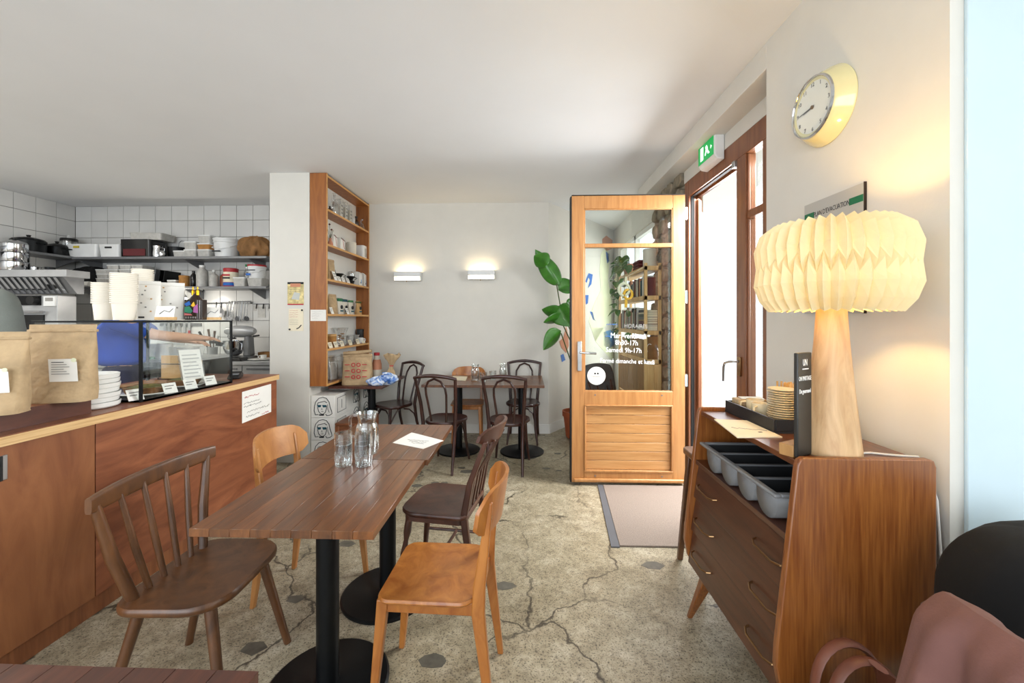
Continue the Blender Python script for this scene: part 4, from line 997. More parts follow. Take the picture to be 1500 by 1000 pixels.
# second shelf
t = thing('bud_vase', 'small vase of dried flowers on the second bookcase shelf', 'vase', (X_, by(485), S_(4)))
MB().lathe([(.025, 0), (.03, .04), (.012, .08), (.015, .1)], 16).build('body', 'mural_pink', t, smooth=40)
for k in range(4):
    a = k*1.7; p1 = (.03*math.cos(a), .04*math.sin(a), .18+.02*k); f_ = MB().tube([(0, 0, .09), p1], .002, 5).build('stem', 'stem', t); MB().lathe([(.001, -.01), (.013, 0), (.001, .012)], 8, p1).build('flower', 'red_dark' if k % 2 else 'linen', t)
for i, (p_, w_, lab) in enumerate(((489, .10, 'white gift bag with red ribbon by the vase on the bookcase'), (500, .13, 'white gift bag with red stripe leaning on the second bookcase shelf'))):
    t = thing('gift_bag', lab, 'bag', (X_+.01, by(p_), S_(4)))
    MB().prism([(-w_/2, 0), (w_/2, 0), (w_*.40, .13), (-w_*.42, .15)], -.02, .02, 'x').build('body', 'paper', t, bevel=.004)
    MB().prism([(-w_*.1, .145), (-w_*.05, .14), (w_*.28, .03), (w_*.22, .03)], .0205, .022, 'x').build('stripe', 'red', t)
    MB().prism([(-w_*.42, .135), (w_*.38, .118), (w_*.38, .125), (-w_*.42, .145)], .0205, .022, 'x').build('stripe', 'red_dark', t)
canister('beige_canister', 'beige lidded canister on the second bookcase shelf', 'canister', (X_, by(516), S_(4)), .055, .155, 'linen', 'linen')
t = thing('white_box', 'white rounded box with grey front on the second bookcase shelf', 'box', (X_, by(531), S_(4)))
MB().prism(rrect(-.06, .06, -.085, .085, .03), 0, .165, 'z').build('body', 'white_plastic', t, bevel=.008); MB().box(.058, .062, -.05, .05, .02, .13).build('front', 'clear_plastic_grey', t)
# third shelf
pouch('kraft_bag', 'kraft coffee bag at the pillar end of the third bookcase shelf', 'bag', (X_, by(486), S_(3)), .11, .06, .23, 'kraft', R(80))
tentcard('white card in front of the kraft bag on the third bookcase shelf', (X_+.055, by(484.5), S_(3)), .07, .10, R(90), 'cards on the third bookcase shelf')
bottle('grinder', 'black hand grinder on the third bookcase shelf', 'grinder', (X_, by(491), S_(3)), .022, .13, 'black', 'steel', .6, .75, None, 'crank')
for p_, lab in ((498, 'black coffee dripper near the grinder on the third bookcase shelf'), (515, 'black coffee dripper under the glass on the third bookcase shelf')):
    t = thing('coffee_dripper', lab, 'dripper', (X_, by(p_), S_(3)))
    MB().lathe([(.03, 0), (.045, .05), (.02, .055), (.05, .10), (.047, .10), (.0001, .06)], 18).build('body', 'black', t, smooth=40); MB().tube([(.04, 0, .09), (.07, .02, .08), (.045, .01, .06)], .005).build('handle', 'black', t)
canister('clear_beaker', 'clear measuring beaker on the third bookcase shelf', 'beaker', (X_-.03, by(520), S_(3)), .04, .17, 'film', 'film')
for p_, lab in ((497, 'white price card below the grinder on the third bookcase shelf'), (503, 'white price card between the drippers on the third bookcase shelf'), (510, 'white price card beside the cartons on the third bookcase shelf')):
    tentcard(lab, (X_+.06, by(p_, X_+.06), S_(3)), .075, .055, R(90), 'cards on the third bookcase shelf')
for p_, lab in ((523.5, 'white printed carton next to the dripper on the third bookcase shelf'), (531, 'white printed carton between two others on the third bookcase shelf'), (538.5, 'white printed carton at the wall end of the third bookcase shelf')):
    t = thing('milk_carton', lab, 'carton', (X_+.02, by(p_), S_(3)), 0, 'white cartons on the third bookcase shelf')
    MB().box(-.035, .035, -.045, .045, 0, .15).build('body', 'paper', t, bevel=.002); MB().prism([(-.035, .15), (.035, .15), (.004, .175), (-.004, .175)], -.045, .045, 'y').build('gable', 'paper', t)
    for k in range(2): MB().box(.0352, .036, -.02+.02*k, .0+.02*k, .03, .05+.03*k).build('print', ('ink_soft', 'blue_sky')[k], t)
# fourth shelf
pouch('kraft_bag', 'kraft coffee bag at the pillar end of the fourth bookcase shelf', 'bag', (X_, by(488), S_(2)), .14, .07, .215, 'kraft', R(82))
for i, (p_, tm, lab) in enumerate(((497, 'sign_green', 'coffee bag with teal top and dark print on the fourth bookcase shelf'), (504, 'ink_teal', 'coffee bag with dark teal top beside another on the fourth bookcase shelf'), (513, 'green_board', 'coffee bag with green top among those on the fourth bookcase shelf'), (525, 'stem', 'tan coffee bag with olive top at the wall end of the fourth bookcase shelf'))):
    t = pouch('coffee_bag', lab, 'bag', (X_+.01, by(p_), S_(2)), .105, .06, .185-.005*i, 'linen' if i < 3 else 'card', R(86))
    MB().box(-.051, .051, -.014, .014, .145, .178-.005*i).build('top_band', tm, t)
    MB().cyl((0, -.033, .08), (0, -.028, .08), .022, n=14).build('print', 'ink', t); MB().box(-.03, .03, -.033, -.029, .03, .045).build('print', 'ink_teal', t)
for p_, lab in ((486, 'white price card at the pillar end of the fourth bookcase shelf'), (509, 'white price card between the coffee bags on the fourth bookcase shelf')):
    tentcard(lab, (X_+.065, by(p_, X_+.065), S_(2)), .06, .07, R(90), 'cards on the fourth bookcase shelf')
# fifth shelf
t = canister('cookie_jar', 'glass jar of cookies with cork lid on the fifth bookcase shelf', 'jar', (X_, by(487), S_(1)), .05, .14, 'cork', 'card')
t = thing('cookie_bag', 'clear bag of cookies standing in a tray on the fifth bookcase shelf', 'bag', (X_, by(500), S_(1)))
MB().lathe([(.05, 0), (.055, .06), (.06, .15), (.085, .205)], 14).build('film', 'film', t, smooth=50)
for k in range(7): MB().lathe([(.001, 0), (.022, .003), (.022, .011), (.001, .014)], 10, (.02*math.cos(k*2.2), .025*math.sin(k*2.2), .02+.018*k)).build('cookie', 'cork', t)
for p_, lab in ((510, 'clear plastic tub beside the cookie bag on the fifth bookcase shelf'), (519, 'clear plastic tub beside the black canister on the fifth bookcase shelf')):
    crate('clear_tub', lab, 'tub', (X_, by(p_), S_(1)), .10, .12, .10, 'film', lid='film')
mug('white enamel cup on the fifth bookcase shelf', (X_+.03, by(525.5), S_(1)), R(30))
canister('black_canister', 'black canister at the wall end of the fifth bookcase shelf', 'canister', (X_-.02, by(531), S_(1)), .045, .175, 'black', 'black')
for p_, lab in ((484, 'cream price card at the pillar end of the fifth bookcase shelf'), (492, 'cream price card under the cookie jar on the bookcase'), (501, 'cream price card under the cookie bag on the bookcase'), (513, 'cream price card before the clear tubs on the bookcase'), (524, 'cream price card before the white cup on the bookcase'), (532, 'cream price card before the black canister on the bookcase')):
    tentcard(lab, (X_+.06, by(p_, X_+.06), S_(1)), .085, .06, R(90), 'cards on the fifth bookcase shelf', m='paper_warm')
# bottom shelf
for p_, lab in ((486, 'clear film package at the pillar end of the lowest bookcase shelf'), (495, 'clear film package beside the dark paper bag on the lowest bookcase shelf')):
    t = pouch('film_package', lab, 'package', (X_+.02, by(p_), S_(0)), .13, .06, .27, 'film', R(75)); MB().box(-.05, .05, -.012, .012, .01, .20).build('contents', 'clear_plastic_grey', t)

# ---------------------------------------------------------------- on the small table
TZ = .7455
kb = pouch('paper_bag', 'large kraft paper bag with red print and rolled top on the small table', 'bag', (sx(524, 4.42), 4.42, TZ), .315, .16, .33, 'kraft', R(6))
for r_ in range(3):
    for c_ in range(2):
        p = Vector((-.02+.055*c_, 0, .09+.065*r_)); yy = -.0835+.09*max(0, p.z-.06)**1.5*.6-.012
        MB().tube([(p.x+.018*math.cos(a*math.pi/6), yy, p.z+.018*math.sin(a*math.pi/6)) for a in range(12)], .0045, 5, True).build('red_mark', 'ink_red', kb)
    for c_ in (-1, 1): MB().box(-.02+.027+c_*.09-.025, -.02+.027+c_*.09+.025, -.094, -.088, .088+.065*r_, .096+.065*r_).build('red_mark', 'ink_red', kb)
MB().tube([(-.15, 0, .335), (0, -.005, .345), (.15, 0, .36)], [.02, .022, .018], 10).build('rolled_top', 'kraft', kb, smooth=1)
pouch('paper_bag', 'dark brown paper bag behind the printed kraft bag', 'bag', (sx(519, 4.66), 4.66, TZ), .16, .12, .34, 'kraft_dark', R(-8))
t = bottle('wine_bottle', 'bottle in red and white wrapping on the small table', 'bottle', (sx(552, 4.6), 4.6, TZ), .05, .33, 'linen', 'red', .55, .6)
MB().lathe([(.054, .14), (.052, .2), (.04, .25)], 16).build('wrap', 'mural_pink', t, smooth=40)
t = thing('bread_bag', 'twisted kraft bread bag tied with red string on the small table', 'bag', (sx(571, 4.52), 4.52, TZ))
def tw(u, v):
    th = 2*math.pi*u; r_ = [.055, .06, .05, .025, .016, .035, .06, .085][min(7, int(v*7))]; f_ = v*7-int(v*7)
    r2 = [.055, .06, .05, .025, .016, .035, .06, .085][min(7, int(v*7)+1)]; rr = (r_*(1-f_)+r2*f_)*(1+.22*math.sin(5*th+v*3)*(v > .3))
    return (rr*math.cos(th)+.03*v, rr*math.sin(th)*.7, .02+.30*v+.012*math.sin(3*th)*(v > .8))
MB().grid(tw, 36, 15).build('body', 'kraft', t, smooth=60, solid=.003); MB().tube([(.018+.019*math.cos(a), .013*math.sin(a), .19) for a in [k*math.pi/6 for k in range(12)]], .006, 6, True).build('string', 'ink_red', t)
t = thing('plastic_bag', 'crumpled blue and white plastic bag on the corner of the small table', 'bag', (sx(560, 4.36), 4.36, TZ))
rn = random.Random(3); ph = [rn.uniform(0, 6) for _ in range(8)]
def crum(u, v):
    th = 2*math.pi*u; f_ = math.pi*(v-.5); k = 1+.16*math.sin(4*th+ph[0]+5*v)+.10*math.sin(9*th+ph[1]-7*v)+.06*math.sin(15*th+ph[2]+11*v)
    return (.165*math.cos(f_)*math.cos(th)*k, .075*math.cos(f_)*math.sin(th)*k, max(.002, .05+.055*math.sin(f_)*k+.02*math.cos(th)))
m_, nt2, N2, L2, b2 = newmat('bag_blue'); v2, _ = coords(nt2, 1)
L2.new(ramp(nt2, noise(nt2, v2, 14, 4, .6, 1.5), [(.38, S('#3f6db8')), (.5, S('#9db8e0')), (.58, S('#dfe6f0'))]), b2.inputs['Base Color']); b2.inputs['Roughness'].default_value = .3
MB().grid(crum, 60, 26).build('body', 'bag_blue', t, smooth=70)

# ---------------------------------------------------------------- white cartons with line-drawn heads under the bookcase
def facemark(par, c, r, u, n, s_):
    """line-drawn head with bobbed hair and dark sunglasses on a carton side; r right, u up, n outward"""
    r, u, n, c = Vector(r), Vector(u), Vector(n), Vector(c)+Vector(n)*.0012
    P_ = lambda a, b: c+r*a*s_+u*b*s_
    def ln(pts, w=.0028): MB().tube([P_(*p) for p in pts], w*s_/.16, 5).build('line_drawing', 'ink', par, W=True)
    ln([(-.36, -.40), (-.42, -.20), (-.40, .05), (-.34, .25), (-.18, .42), (.02, .47), (.2, .42), (.33, .24), (.38, 0), (.46, -.22), (.48, -.34), (.36, -.42), (.22, -.44)])
    ln([(-.24, -.02), (-.2, -.22), (-.1, -.34), (.02, -.37), (.14, -.28), (.2, -.1), (.2, .06)])
    ln([(-.26, .1), (-.22, .2), (-.05, .24), (.1, .28), (.22, .2)]); ln([(-.36, -.4), (-.22, -.38)]); ln([(.22, -.44), (.16, -.36)]); ln([(-.02, -.06), (-.05, -.14), (0, -.15)], .002); ln([(-.06, -.24), (.04, -.23)], .002)
    ln([(.25, .12), (.27, -.1), (.34, -.28)], .002)
    for a0, a1 in ((-.28, -.06), (-.02, .2)):
        pts = [P_(a0, .09), P_(a1, .09), P_(a1-.03, -.02), P_(a0+.05, -.03)]; MB().add(pts+[p+n*.0015 for p in pts], [(0, 1, 2, 3), (4, 5, 6, 7), (0, 1, 5, 4), (1, 2, 6, 5), (2, 3, 7, 6), (3, 0, 4, 7)]).build('sunglasses', 'ink_teal', par, W=True)
    pts = [P_(-.2, -.38), P_(.1, -.36), P_(.06, -.44), P_(-.14, -.44)]; MB().add(pts+[p+n*.0015 for p in pts], [(0, 1, 2, 3), (4, 5, 6, 7), (0, 1, 5, 4), (1, 2, 6, 5), (2, 3, 7, 6), (3, 0, 4, 7)]).build('collar', 'ink', par, W=True)
bxn = ('lowest', 'middle', 'top')
for k in range(3):
    t = thing('carton', f'white carton printed with a sunglasses head, {bxn[k]} of the stack by the pillar', 'carton', (-2.06, 4.28, .226*k), 0, 'white cartons under the bookcase')
    MB().box(-2.185, -1.94, 4.10, 4.47, .226*k, .226*k+.224).build('body', 'paper', t, W=True, bevel=.003)
    facemark(t, (-2.065, 4.10, .226*k+.112), (1, 0, 0), (0, 0, 1), (0, -1, 0), .205)
    fr_ = [(4.16, .04), (4.36, .04), (4.36, .19), (4.16, .19)]
    MB().tube([(-1.9385, y, .226*k+z) for y, z in fr_], .003, 4, True).build('line_drawing', 'ink', t, W=True); MB().tube([(-1.9385, 4.26, .226*k+.07), (-1.9385, 4.26, .226*k+.16)], .003, 4).build('line_drawing', 'ink', t, W=True)
for k in range(3):
    t = thing('carton', f'white carton with two sunglasses heads, {bxn[k]} of the stack behind the stool', 'carton', (-2.06, 4.80, .236*k), 0, 'white cartons under the bookcase')
    MB().box(-2.18, -1.945, 4.48, 5.10, .236*k, .236*k+.234).build('body', 'paper', t, W=True, bevel=.003)
    for y in (4.64, 4.93): facemark(t, (-1.945, y, .236*k+.117), (0, 1, 0), (0, 0, 1), (1, 0, 0), .20)

# ---------------------------------------------------------------- wall sconces
for i, (p_, py_, lab) in enumerate(((599.5, 405, 'white wall sconce near the bookcase glowing warm on the back wall'), (706, 403, 'white wall sconce above the long table glowing warm on the back wall'))):
    t = thing('wall_sconce', lab, 'wall light', (sx(p_, YB), YB, sz(p_, py_, YB)), 0, 'wall sconces')
    MB().prism([(-.16, .03), (-.145, -.055), (-.0, -.055), (-.0, .03)][0:0] or [(-.002, -.058), (-.085, -.058), (-.105, -.02), (-.10, -.018), (-.08, -.052), (-.008, -.052), (-.008, .05), (-.002, .05)], -.165, .165, 'x').build('backplate', 'white_plastic', t)
    MB().box(-.168, .168, -.113, -.100, -.010, .052).build('front_cover', 'white_plastic', t, bevel=.006)
    for s_ in (-1, 1): MB().box(s_*.166-.003, s_*.166+.003, -.10, -.003, -.052, .05).build('end_cap', 'white_plastic', t)
    MB().prism([(-.108, -.012), (-.094, -.056), (-.088, -.056), (-.10, -.012)], -.162, .162, 'x').build('diffuser', 'sconce_glow', t)
    MB().tube([(-.14, -.05, 0), (.14, -.05, 0)], .013, 10).build('tube_lamp', 'sconce_glow', t, smooth=1)
    MB().cyl((-.01, -.09, -.078), (-.01, -.09, -.058), .004, n=8).build('switch', 'brass', t)
    ld = bpy.data.lights.new('sconce_light', 'AREA'); ld.shape = 'RECTANGLE'; ld.size = .3; ld.size_y = .06; ld.energy = .85; ld.color = (1, .76, .42)
    lo = bpy.data.objects.new('sconce_light', ld); COL.objects.link(lo); lo.parent = t; lo.location = (0, -.05, .045); lo.rotation_euler = (R(180), 0, 0)
# ================================================================== SERVICE COUNTER
CX, CZT = -2.115, .986
co = thing('service_counter', 'reddish plywood service counter with pale plywood edge', 'counter', (-2.5, 2.1, 0))
MB().box(-2.90, CX-.02, .70, 3.40, .09, .942).build('carcass', 'counter_ply_door', co, W=True)
MB().box(CX-.02, CX-.002, .72, 1.945, .09, .942).build('front_door', 'counter_ply_door', co, W=True, bevel=.001)
MB().box(CX-.02, CX-.002, 1.95, 3.415, .09, .942).build('front_panel', 'counter_ply', co, W=True, bevel=.001)
MB().box(-2.90, CX-.02, 3.40, 3.415, .09, .942).build('end_panel', 'counter_ply', co, W=True)
MB().box(-2.88, CX-.012, .70, 3.40, 0, .09).build('plinth', 'frame_wood', co, W=True)
hd = MB().box(CX-.002, CX+.006, 1.555, 1.60, .835-.03, .935-.03).build('pull_handle', 'alu', co, W=True, bevel=.002)
MB().box(CX+.006, CX+.012, 1.572, 1.580, .805, .905).build('handle_groove', 'black', hd, W=True)
wt = thing('worktop', 'counter worktop of brown veneer with layered plywood edge', 'worktop', (-2.5, 2.1, .9425))
MB().box(-2.95, CX+.012, .68, 3.43, .981, CZT).build('veneer', 'counter_top', wt, W=True)
MB().box(-2.95, CX+.012, .68, 3.43, .9425, .981).build('ply_core', 'ply_edge', wt, W=True)
sn = thing('handwritten_notice', 'white handwritten notice with red title taped to the counter front', 'notice', (CX, 3.1, .6))
X_c = CX-.001
ys0, ys1 = yx(354.5, X_c), yx(397, X_c)
P4 = [(ys0, zx(354.5, 574, X_c)), (ys1, zx(397, 562, X_c)), (ys1, zx(397, 603, X_c)), (ys0, zx(354.5, 620, X_c))]
MB().prism(P4, X_c, X_c+.0012, 'x').build('sheet', 'paper', sn, W=True)
zt = (P4[0][1]+P4[1][1])/2; wd = ys1-ys0
for k, (dz, m_, f0, f1) in enumerate(((.05, 'ink_red', .07, .5), (.095, 'ink_soft', .05, .55), (.12, 'ink_soft', .05, .6), (.165, 'ink_soft', .15, .8), (.20, 'ink_soft', .12, .45), (.215, 'ink_red', .65, .25))):
    scribble(sn, (X_c+.002, ys0+wd*f0, zt-dz), (0, 1, 0), (0, 0, 1), wd*f1, .014, m_, .0016, 40+k)

# tray with kraft bags
pt = thing('wooden_riser', 'brown wooden riser on the counter under the kraft bags', 'riser', (-2.35, 1.6, CZT))
MB().box(-2.62, -2.185, 1.2, 1.985, CZT+.0005, 1.068).build('box', 'counter_top', pt, W=True, bevel=.002)
MB().box(-2.184, -2.18, 1.2, 1.985, CZT+.0005, 1.068).build('front_strip', 'table_dark', pt, W=True)
pouch('coffee_pouch', 'tall kraft pouch with white label on the riser next to the plates', 'bag', (sx(82, 1.86), 1.87, 1.0685), .275, .13, .362, 'kraft', R(14), True, 'paper', .03)
pouch('coffee_pouch', 'tall kraft pouch with white label cut by the picture edge', 'bag', (sx(-20, 1.60), 1.60, 1.0685), .235, .13, .335, 'kraft', R(24), True, 'paper', .03)['label'] = 'kraft pouch with white label on the riser behind the taller pouch'
# stack of plates
pl0 = None
for k in range(7):
    lab = ['lowest', 'second', 'third', 'fourth', 'fifth', 'sixth', 'topmost'][k]
    if pl0 is None:
        pl0 = MB().lathe([(.11, 0), (.118, .003), (.125, .010), (.128, .030), (.124, .031), (.12, .012), (.11, .008), (.0001, .007)], 40).build('plate', 'white_ceramic', smooth=35); o = pl0
    else: o = pl0.copy(); COL.objects.link(o)
    o.location = (-2.325+random.uniform(-.004, .004), 2.10+random.uniform(-.003, .003), CZT+.0008+k*.0245)
    tag(o, f'{lab} white stoneware plate of the stack beside the display case'.replace('lowest', 'lowest').replace('topmost', 'topmost'), 'plate', 'white plates stacked on the counter')

# glass display case
dc = thing('display_case', 'glass food display case with thin black metal frame on the counter', 'display case', (-2.48, 2.585, CZT))
DX0, DX1, DY0, DY1, DZ0, DZ1 = -2.81, -2.165, 2.235, 2.955, CZT+.0005, 1.446
MB().box(DX0, DX1, DY0, DY1, DZ0, DZ0+.012).build('base', 'black_metal', dc, W=True)
for x in (DX0+.006, DX1-.006):
    for y in (DY0+.006, DY1-.006): MB().cb((x, y, (DZ0+DZ1)/2), (.013, .013, DZ1-DZ0)).build('frame_bar', 'black_metal', dc, W=True)
    for z in (DZ0+.006, DZ1-.005): MB().cb((x, (DY0+DY1)/2, z), (.012, DY1-DY0, .010)).build('frame_bar', 'black_metal', dc, W=True)
for y in (DY0+.006, DY1-.006):
    for z in (DZ0+.006, DZ1-.005): MB().cb(((DX0+DX1)/2, y, z), (DX1-DX0, .012, .010)).build('frame_bar', 'black_metal', dc, W=True)
MB().box(DX1-.004, DX1, DY0+.012, DY1-.012, DZ0+.01, DZ1-.01).build('front_pane', 'case_glass', dc, W=True)
MB().box(DX0+.012, DX1-.012, DY0, DY0+.004, DZ0+.01, DZ1-.01).build('end_pane', 'case_glass', dc, W=True)
MB().box(DX0+.012, DX1-.012, DY1-.004, DY1, DZ0+.01, DZ1-.01).build('end_pane', 'case_glass', dc, W=True)
MB().box(DX0, DX1, DY0, DY1, DZ1, DZ1+.004).build('top_pane', 'case_glass', dc, W=True)
FZ = DZ0+.0125
def tart(label, loc, r, m, rim='food_brown', h=.04):
    t = thing('tart', label, 'tart', loc)
    MB().lathe([(r*1.15, 0), (r*1.25, .008), (r*1.22, .010), (.0001, .004)], 28).build('dish', 'white_ceramic', t, smooth=35)
    MB().lathe([(r*.9, .008), (r, h), (r*.94, h*1.1), (r*.9, h*.9)], 24).build('crust', rim, t, smooth=40)
    rn = random.Random(5)
    def f(u, v):
        th = 2*math.pi*u; q = v*r*.95; return (q*math.cos(th), q*math.sin(th), h*.92+.012*(1-v*v)+.005*math.sin(q*160+4*th)*math.cos(3*th+q*90))
    MB().grid(f, 26, 8).build('filling', m, t, smooth=60); return t
tart('green vegetable tart with browned crust in the middle of the display case', (-2.34, 2.46, FZ), .115, 'food_green')
tart('flat green tart at the far end of the display case', (-2.36, 2.76, FZ), .10, 'food_green')
tart('reddish-brown cake on a white dish at the plate end of the display case', (-2.55, 2.36, FZ), .08, 'food_red', 'food_red', .05)
for i, (px_, py_, lab) in enumerate(((198, 580, 'white price card nearest the plates in the display case'), (249, 569, 'white price card before the green tart in the display case'), (279, 562, 'white price card between the two tarts in the display case'), (308, 557, 'white price card at the far end of the display case'))):
    tentcard(lab, (-2.205, yx(px_, -2.205), FZ), .075, .06, R(72), 'price cards in the display case', lean=.5)
tag(MB().lathe([(.05, 0), (.052, .05), (.055, .10), (.052, .10), (.048, .01), (.0001, .008)], 22, (-2.70, 2.40, FZ)).build('ramekin', 'linen', smooth=35), 'beige round tub behind the reddish cake in the display case', 'tub')
tag(MB().box(-2.75, -2.46, 2.62, 2.90, FZ, FZ+.012).build('serving_board', 'kraft_dark', bevel=.003), 'brown serving board at the back of the display case', 'board')
t = thing('menu_stand', 'slanted clear acrylic stand with a printed grey menu in the display case', 'menu stand', (-2.27, 2.72, FZ))
Mx = Matrix.Translation((-2.28, 2.75, FZ+.002)) @ Matrix.Rotation(R(62), 4, 'Z') @ Matrix.Rotation(R(-20), 4, 'X')
MB().box(-.07, .07, -.003, .003, 0, .27).xf(Mx).build('acrylic', 'film', t, W=True); MB().box(-.062, .062, -.0055, -.0035, .012, .255).xf(Mx).build('sheet', 'paper', t, W=True)
for k in range(8): MB().box(-.05, .05-.01*(k % 3), -.0066, -.0056, .03+.026*k, .038+.026*k).xf(Mx).build('lettering', 'print_grey', t, W=True)

# ---- on top of the case
UZ = DZ1+.0045
def cup_stack(px_, Y, n, r, h, step, where):
    first = None
    x = sx(px_, Y)
    for k in range(n):
        if first is None:
            first = MB().lathe([(r*.80, 0), (r*.95, h*.935), (r*1.06, h*.94), (r*1.06, h), (r*.95, h), (r*.77, .008), (.0001, .006)][::1], 26).build('paper_cup', 'paper_cup', smooth=35); o = first
            # upside up, nested
        else: o = first.copy(); COL.objects.link(o)
        o.location = (x, Y, UZ+k*step)
        wh = 'bottom' if k == 0 else 'topmost' if k == n-1 else 'inner'
        tag(o, f'{wh} white paper cup of the {where} cup stack on the display case', 'paper cup', f'{where} stack of paper cups')
    return first
cup_stack(154, 2.36, 12, .058, .105, .0105, 'lower')
cup_stack(182, 2.33, 16, .060, .105, .0112, 'middle')
cup_stack(209, 2.60, 19, .054, .105, .0125, 'tallest')
for px_, Y, w_, lab in ((219, 2.50, .115, 'white printed paper pouch beside the cup stacks on the display case'), (250, 2.62, .15, 'wider white printed paper pouch beside the dark bottle on the display case')):
    t = pouch('white_pouch', lab, 'bag', (sx(px_, Y), Y, UZ), w_, .06, .245, 'paper', R(30), True)
    rn = random.Random(int(px_))
    for k in range(7):
        z = .05+.026*k; x = rn.uniform(-w_*.32, w_*.3); MB().box(x-.004, x+.004, -.034+z*.06, -.028+z*.06, z, z+.008).build('print', 'ink_soft' if k % 3 else 'card', t)
    MB().box(-w_*.4, -w_*.15, -.0335, -.028, .012, .022).build('print', 'ink', t)
for px_, Y, lab in ((243, 2.40, 'small white card on a wood block before the white pouches'), (311, 2.72, 'small white card on a wood block beside the dark bottle')):
    t = thing('card_block', lab, 'price card', (sx(px_, Y), Y, UZ), R(30))
    MB().box(-.05, .05, -.02, .02, 0, .018).build('block', 'pine', t, bevel=.002)
    MB().prism([(-.012, .016), (.03, .085), (.032, .084), (-.010, .016)], -.05, .04, 'x').build('card', 'paper', t); MB().tube([(-.03, -.002+.0, .036), (-.01, .012, .058), (.015, .006, .048), (.03, .02, .07)], .0015, 4).build('lettering', 'ink', t)
t = thing('dark_bottle', 'dark square bottle with colourful label and two gilded pumps on the display case', 'bottle', (sx(287, 2.66), 2.66, UZ))
MB().prism(rrect(-.052, .052, -.04, .04, .014), 0, .135, 'z').build('body', 'brown_glass', t, bevel=.004); MB().lathe([(.04, .133), (.018, .165), (.016, .175)], 16).build('neck', 'brown_glass', t, smooth=40)
for x in (-.016, .016):
    MB().lathe([(.009, .165), (.009, .195), (.004, .2), (.004, .22), (.0001, .22)], 10, (x, -.005, 0)).build('pump', 'gold', t, smooth=40)
MB().tube([(.0, 0, .2), (.03, -.01, .2), (.06, -.02, .185), (.07, -.02, .2)], .004, 6).build('spout', 'black', t)
for m_, pts in (('blue', [(-.045, .105), (-.01, .125), (.0, .10), (-.03, .09)]), ('teal', [(-.045, .05), (-.04, .085), (-.01, .09), (.012, .06), (.0, .045)]), ('yellow', [(0, .095), (.02, .12), (.03, .095), (.015, .085)]), ('purple', [(.015, .05), (.02, .085), (.045, .105), (.047, .045)]), ('pink', [(-.045, .03), (-.045, .045), (0, .04), (.01, .03)])):
    MB().prism(pts, -.0425, -.0405, 'y').build('label_patch', m_, t)
for k in range(5): MB().box(-.038+.016*k, -.028+.016*k, -.042, -.0405, .01, .022).build('lettering', 'ink_soft', t)

# card reader at the far end of the worktop, kraft paper behind the case
t = thing('card_reader', 'black card reader lying at the far end of the worktop', 'card reader', (sx(345, 3.18), 3.18, CZT+.0005), R(25))
MB().prism([(-.085, 0), (.07, 0), (.085, .03), (.02, .055), (-.085, .02)], -.04, .04, 'x').build('body', 'black', t, bevel=.008); MB().box(-.03, .03, -.05, .0, .03, .042).build('keypad', 'steel_dark', t)
t = thing('paper_bag_rack', 'black wire rack of folded kraft bags behind the display case', 'rack', (-2.72, 3.16, CZT+.0005))
for k in range(5): MB().box(-.13, .13, -.05+.02*k, -.04+.02*k, .004, .185-.01*k).build('kraft_bag', 'kraft' if k % 2 else 'card', t, bevel=.002)
for y in (-.065, .055): MB().tube([(-.14, y, 0), (-.14, y, .12), (.14, y, .12), (.14, y, 0)], .004, 6).build('wire', 'black_metal', t)
MB().box(-.14, .14, -.067, .057, 0, .004).build('base', 'black_metal', t)
# ================================================================== KITCHEN
KY = 4.87
def wall_shelf(name, label, x0, x1, y0, y1, z, th=.028):
    t = thing(name, label, 'shelf', ((x0+x1)/2, (y0+y1)/2, z-th))
    MB().box(x0, x1, y0, y1, z-th, z).build('board', 'steel_dark', t, W=True, bevel=.002)
    return t
UZ2, LZ2 = 2.222, 1.855
us = wall_shelf('steel_shelf', 'upper steel shelf on the tiled kitchen wall', -5.6, sx(390, KY), KY, YB-.002, UZ2)
ls = wall_shelf('steel_shelf', 'lower steel shelf on the tiled kitchen wall', -5.6, sx(390, KY), KY, YB-.002, LZ2)
for t, z in ((us, UZ2), (ls, LZ2)):
    for px_ in (120, 275, 370):
        x = sx(px_, KY+.1); MB().prism([(YB-.003, z-.029), (KY+.03, z-.029), (YB-.003, z-.14)], x-.008, x+.008, 'x').build('bracket', 'steel_dark', t, W=True)
sl = wall_shelf('steel_shelf', 'steel shelf along the left tiled wall above the hood', XL+.002, -5.62, 3.7, YB-.002, UZ2+.01)
for y in (4.0, 5.0): MB().prism([(XL+.003, UZ2-.02), (-5.66, UZ2-.02), (XL+.003, UZ2-.12)], y-.008, y+.008, 'y').build('bracket', 'steel_dark', sl, W=True)
def kx(px_): return sx(px_, 5.0)
def kh(px_, py_, zb, Y=5.0): return sz(px_, py_, Y)-zb
def kw(a, b, Y=5.0): return sx(b, Y)-sx(a, Y)
U, Lz = UZ2+.0005, LZ2+.0005
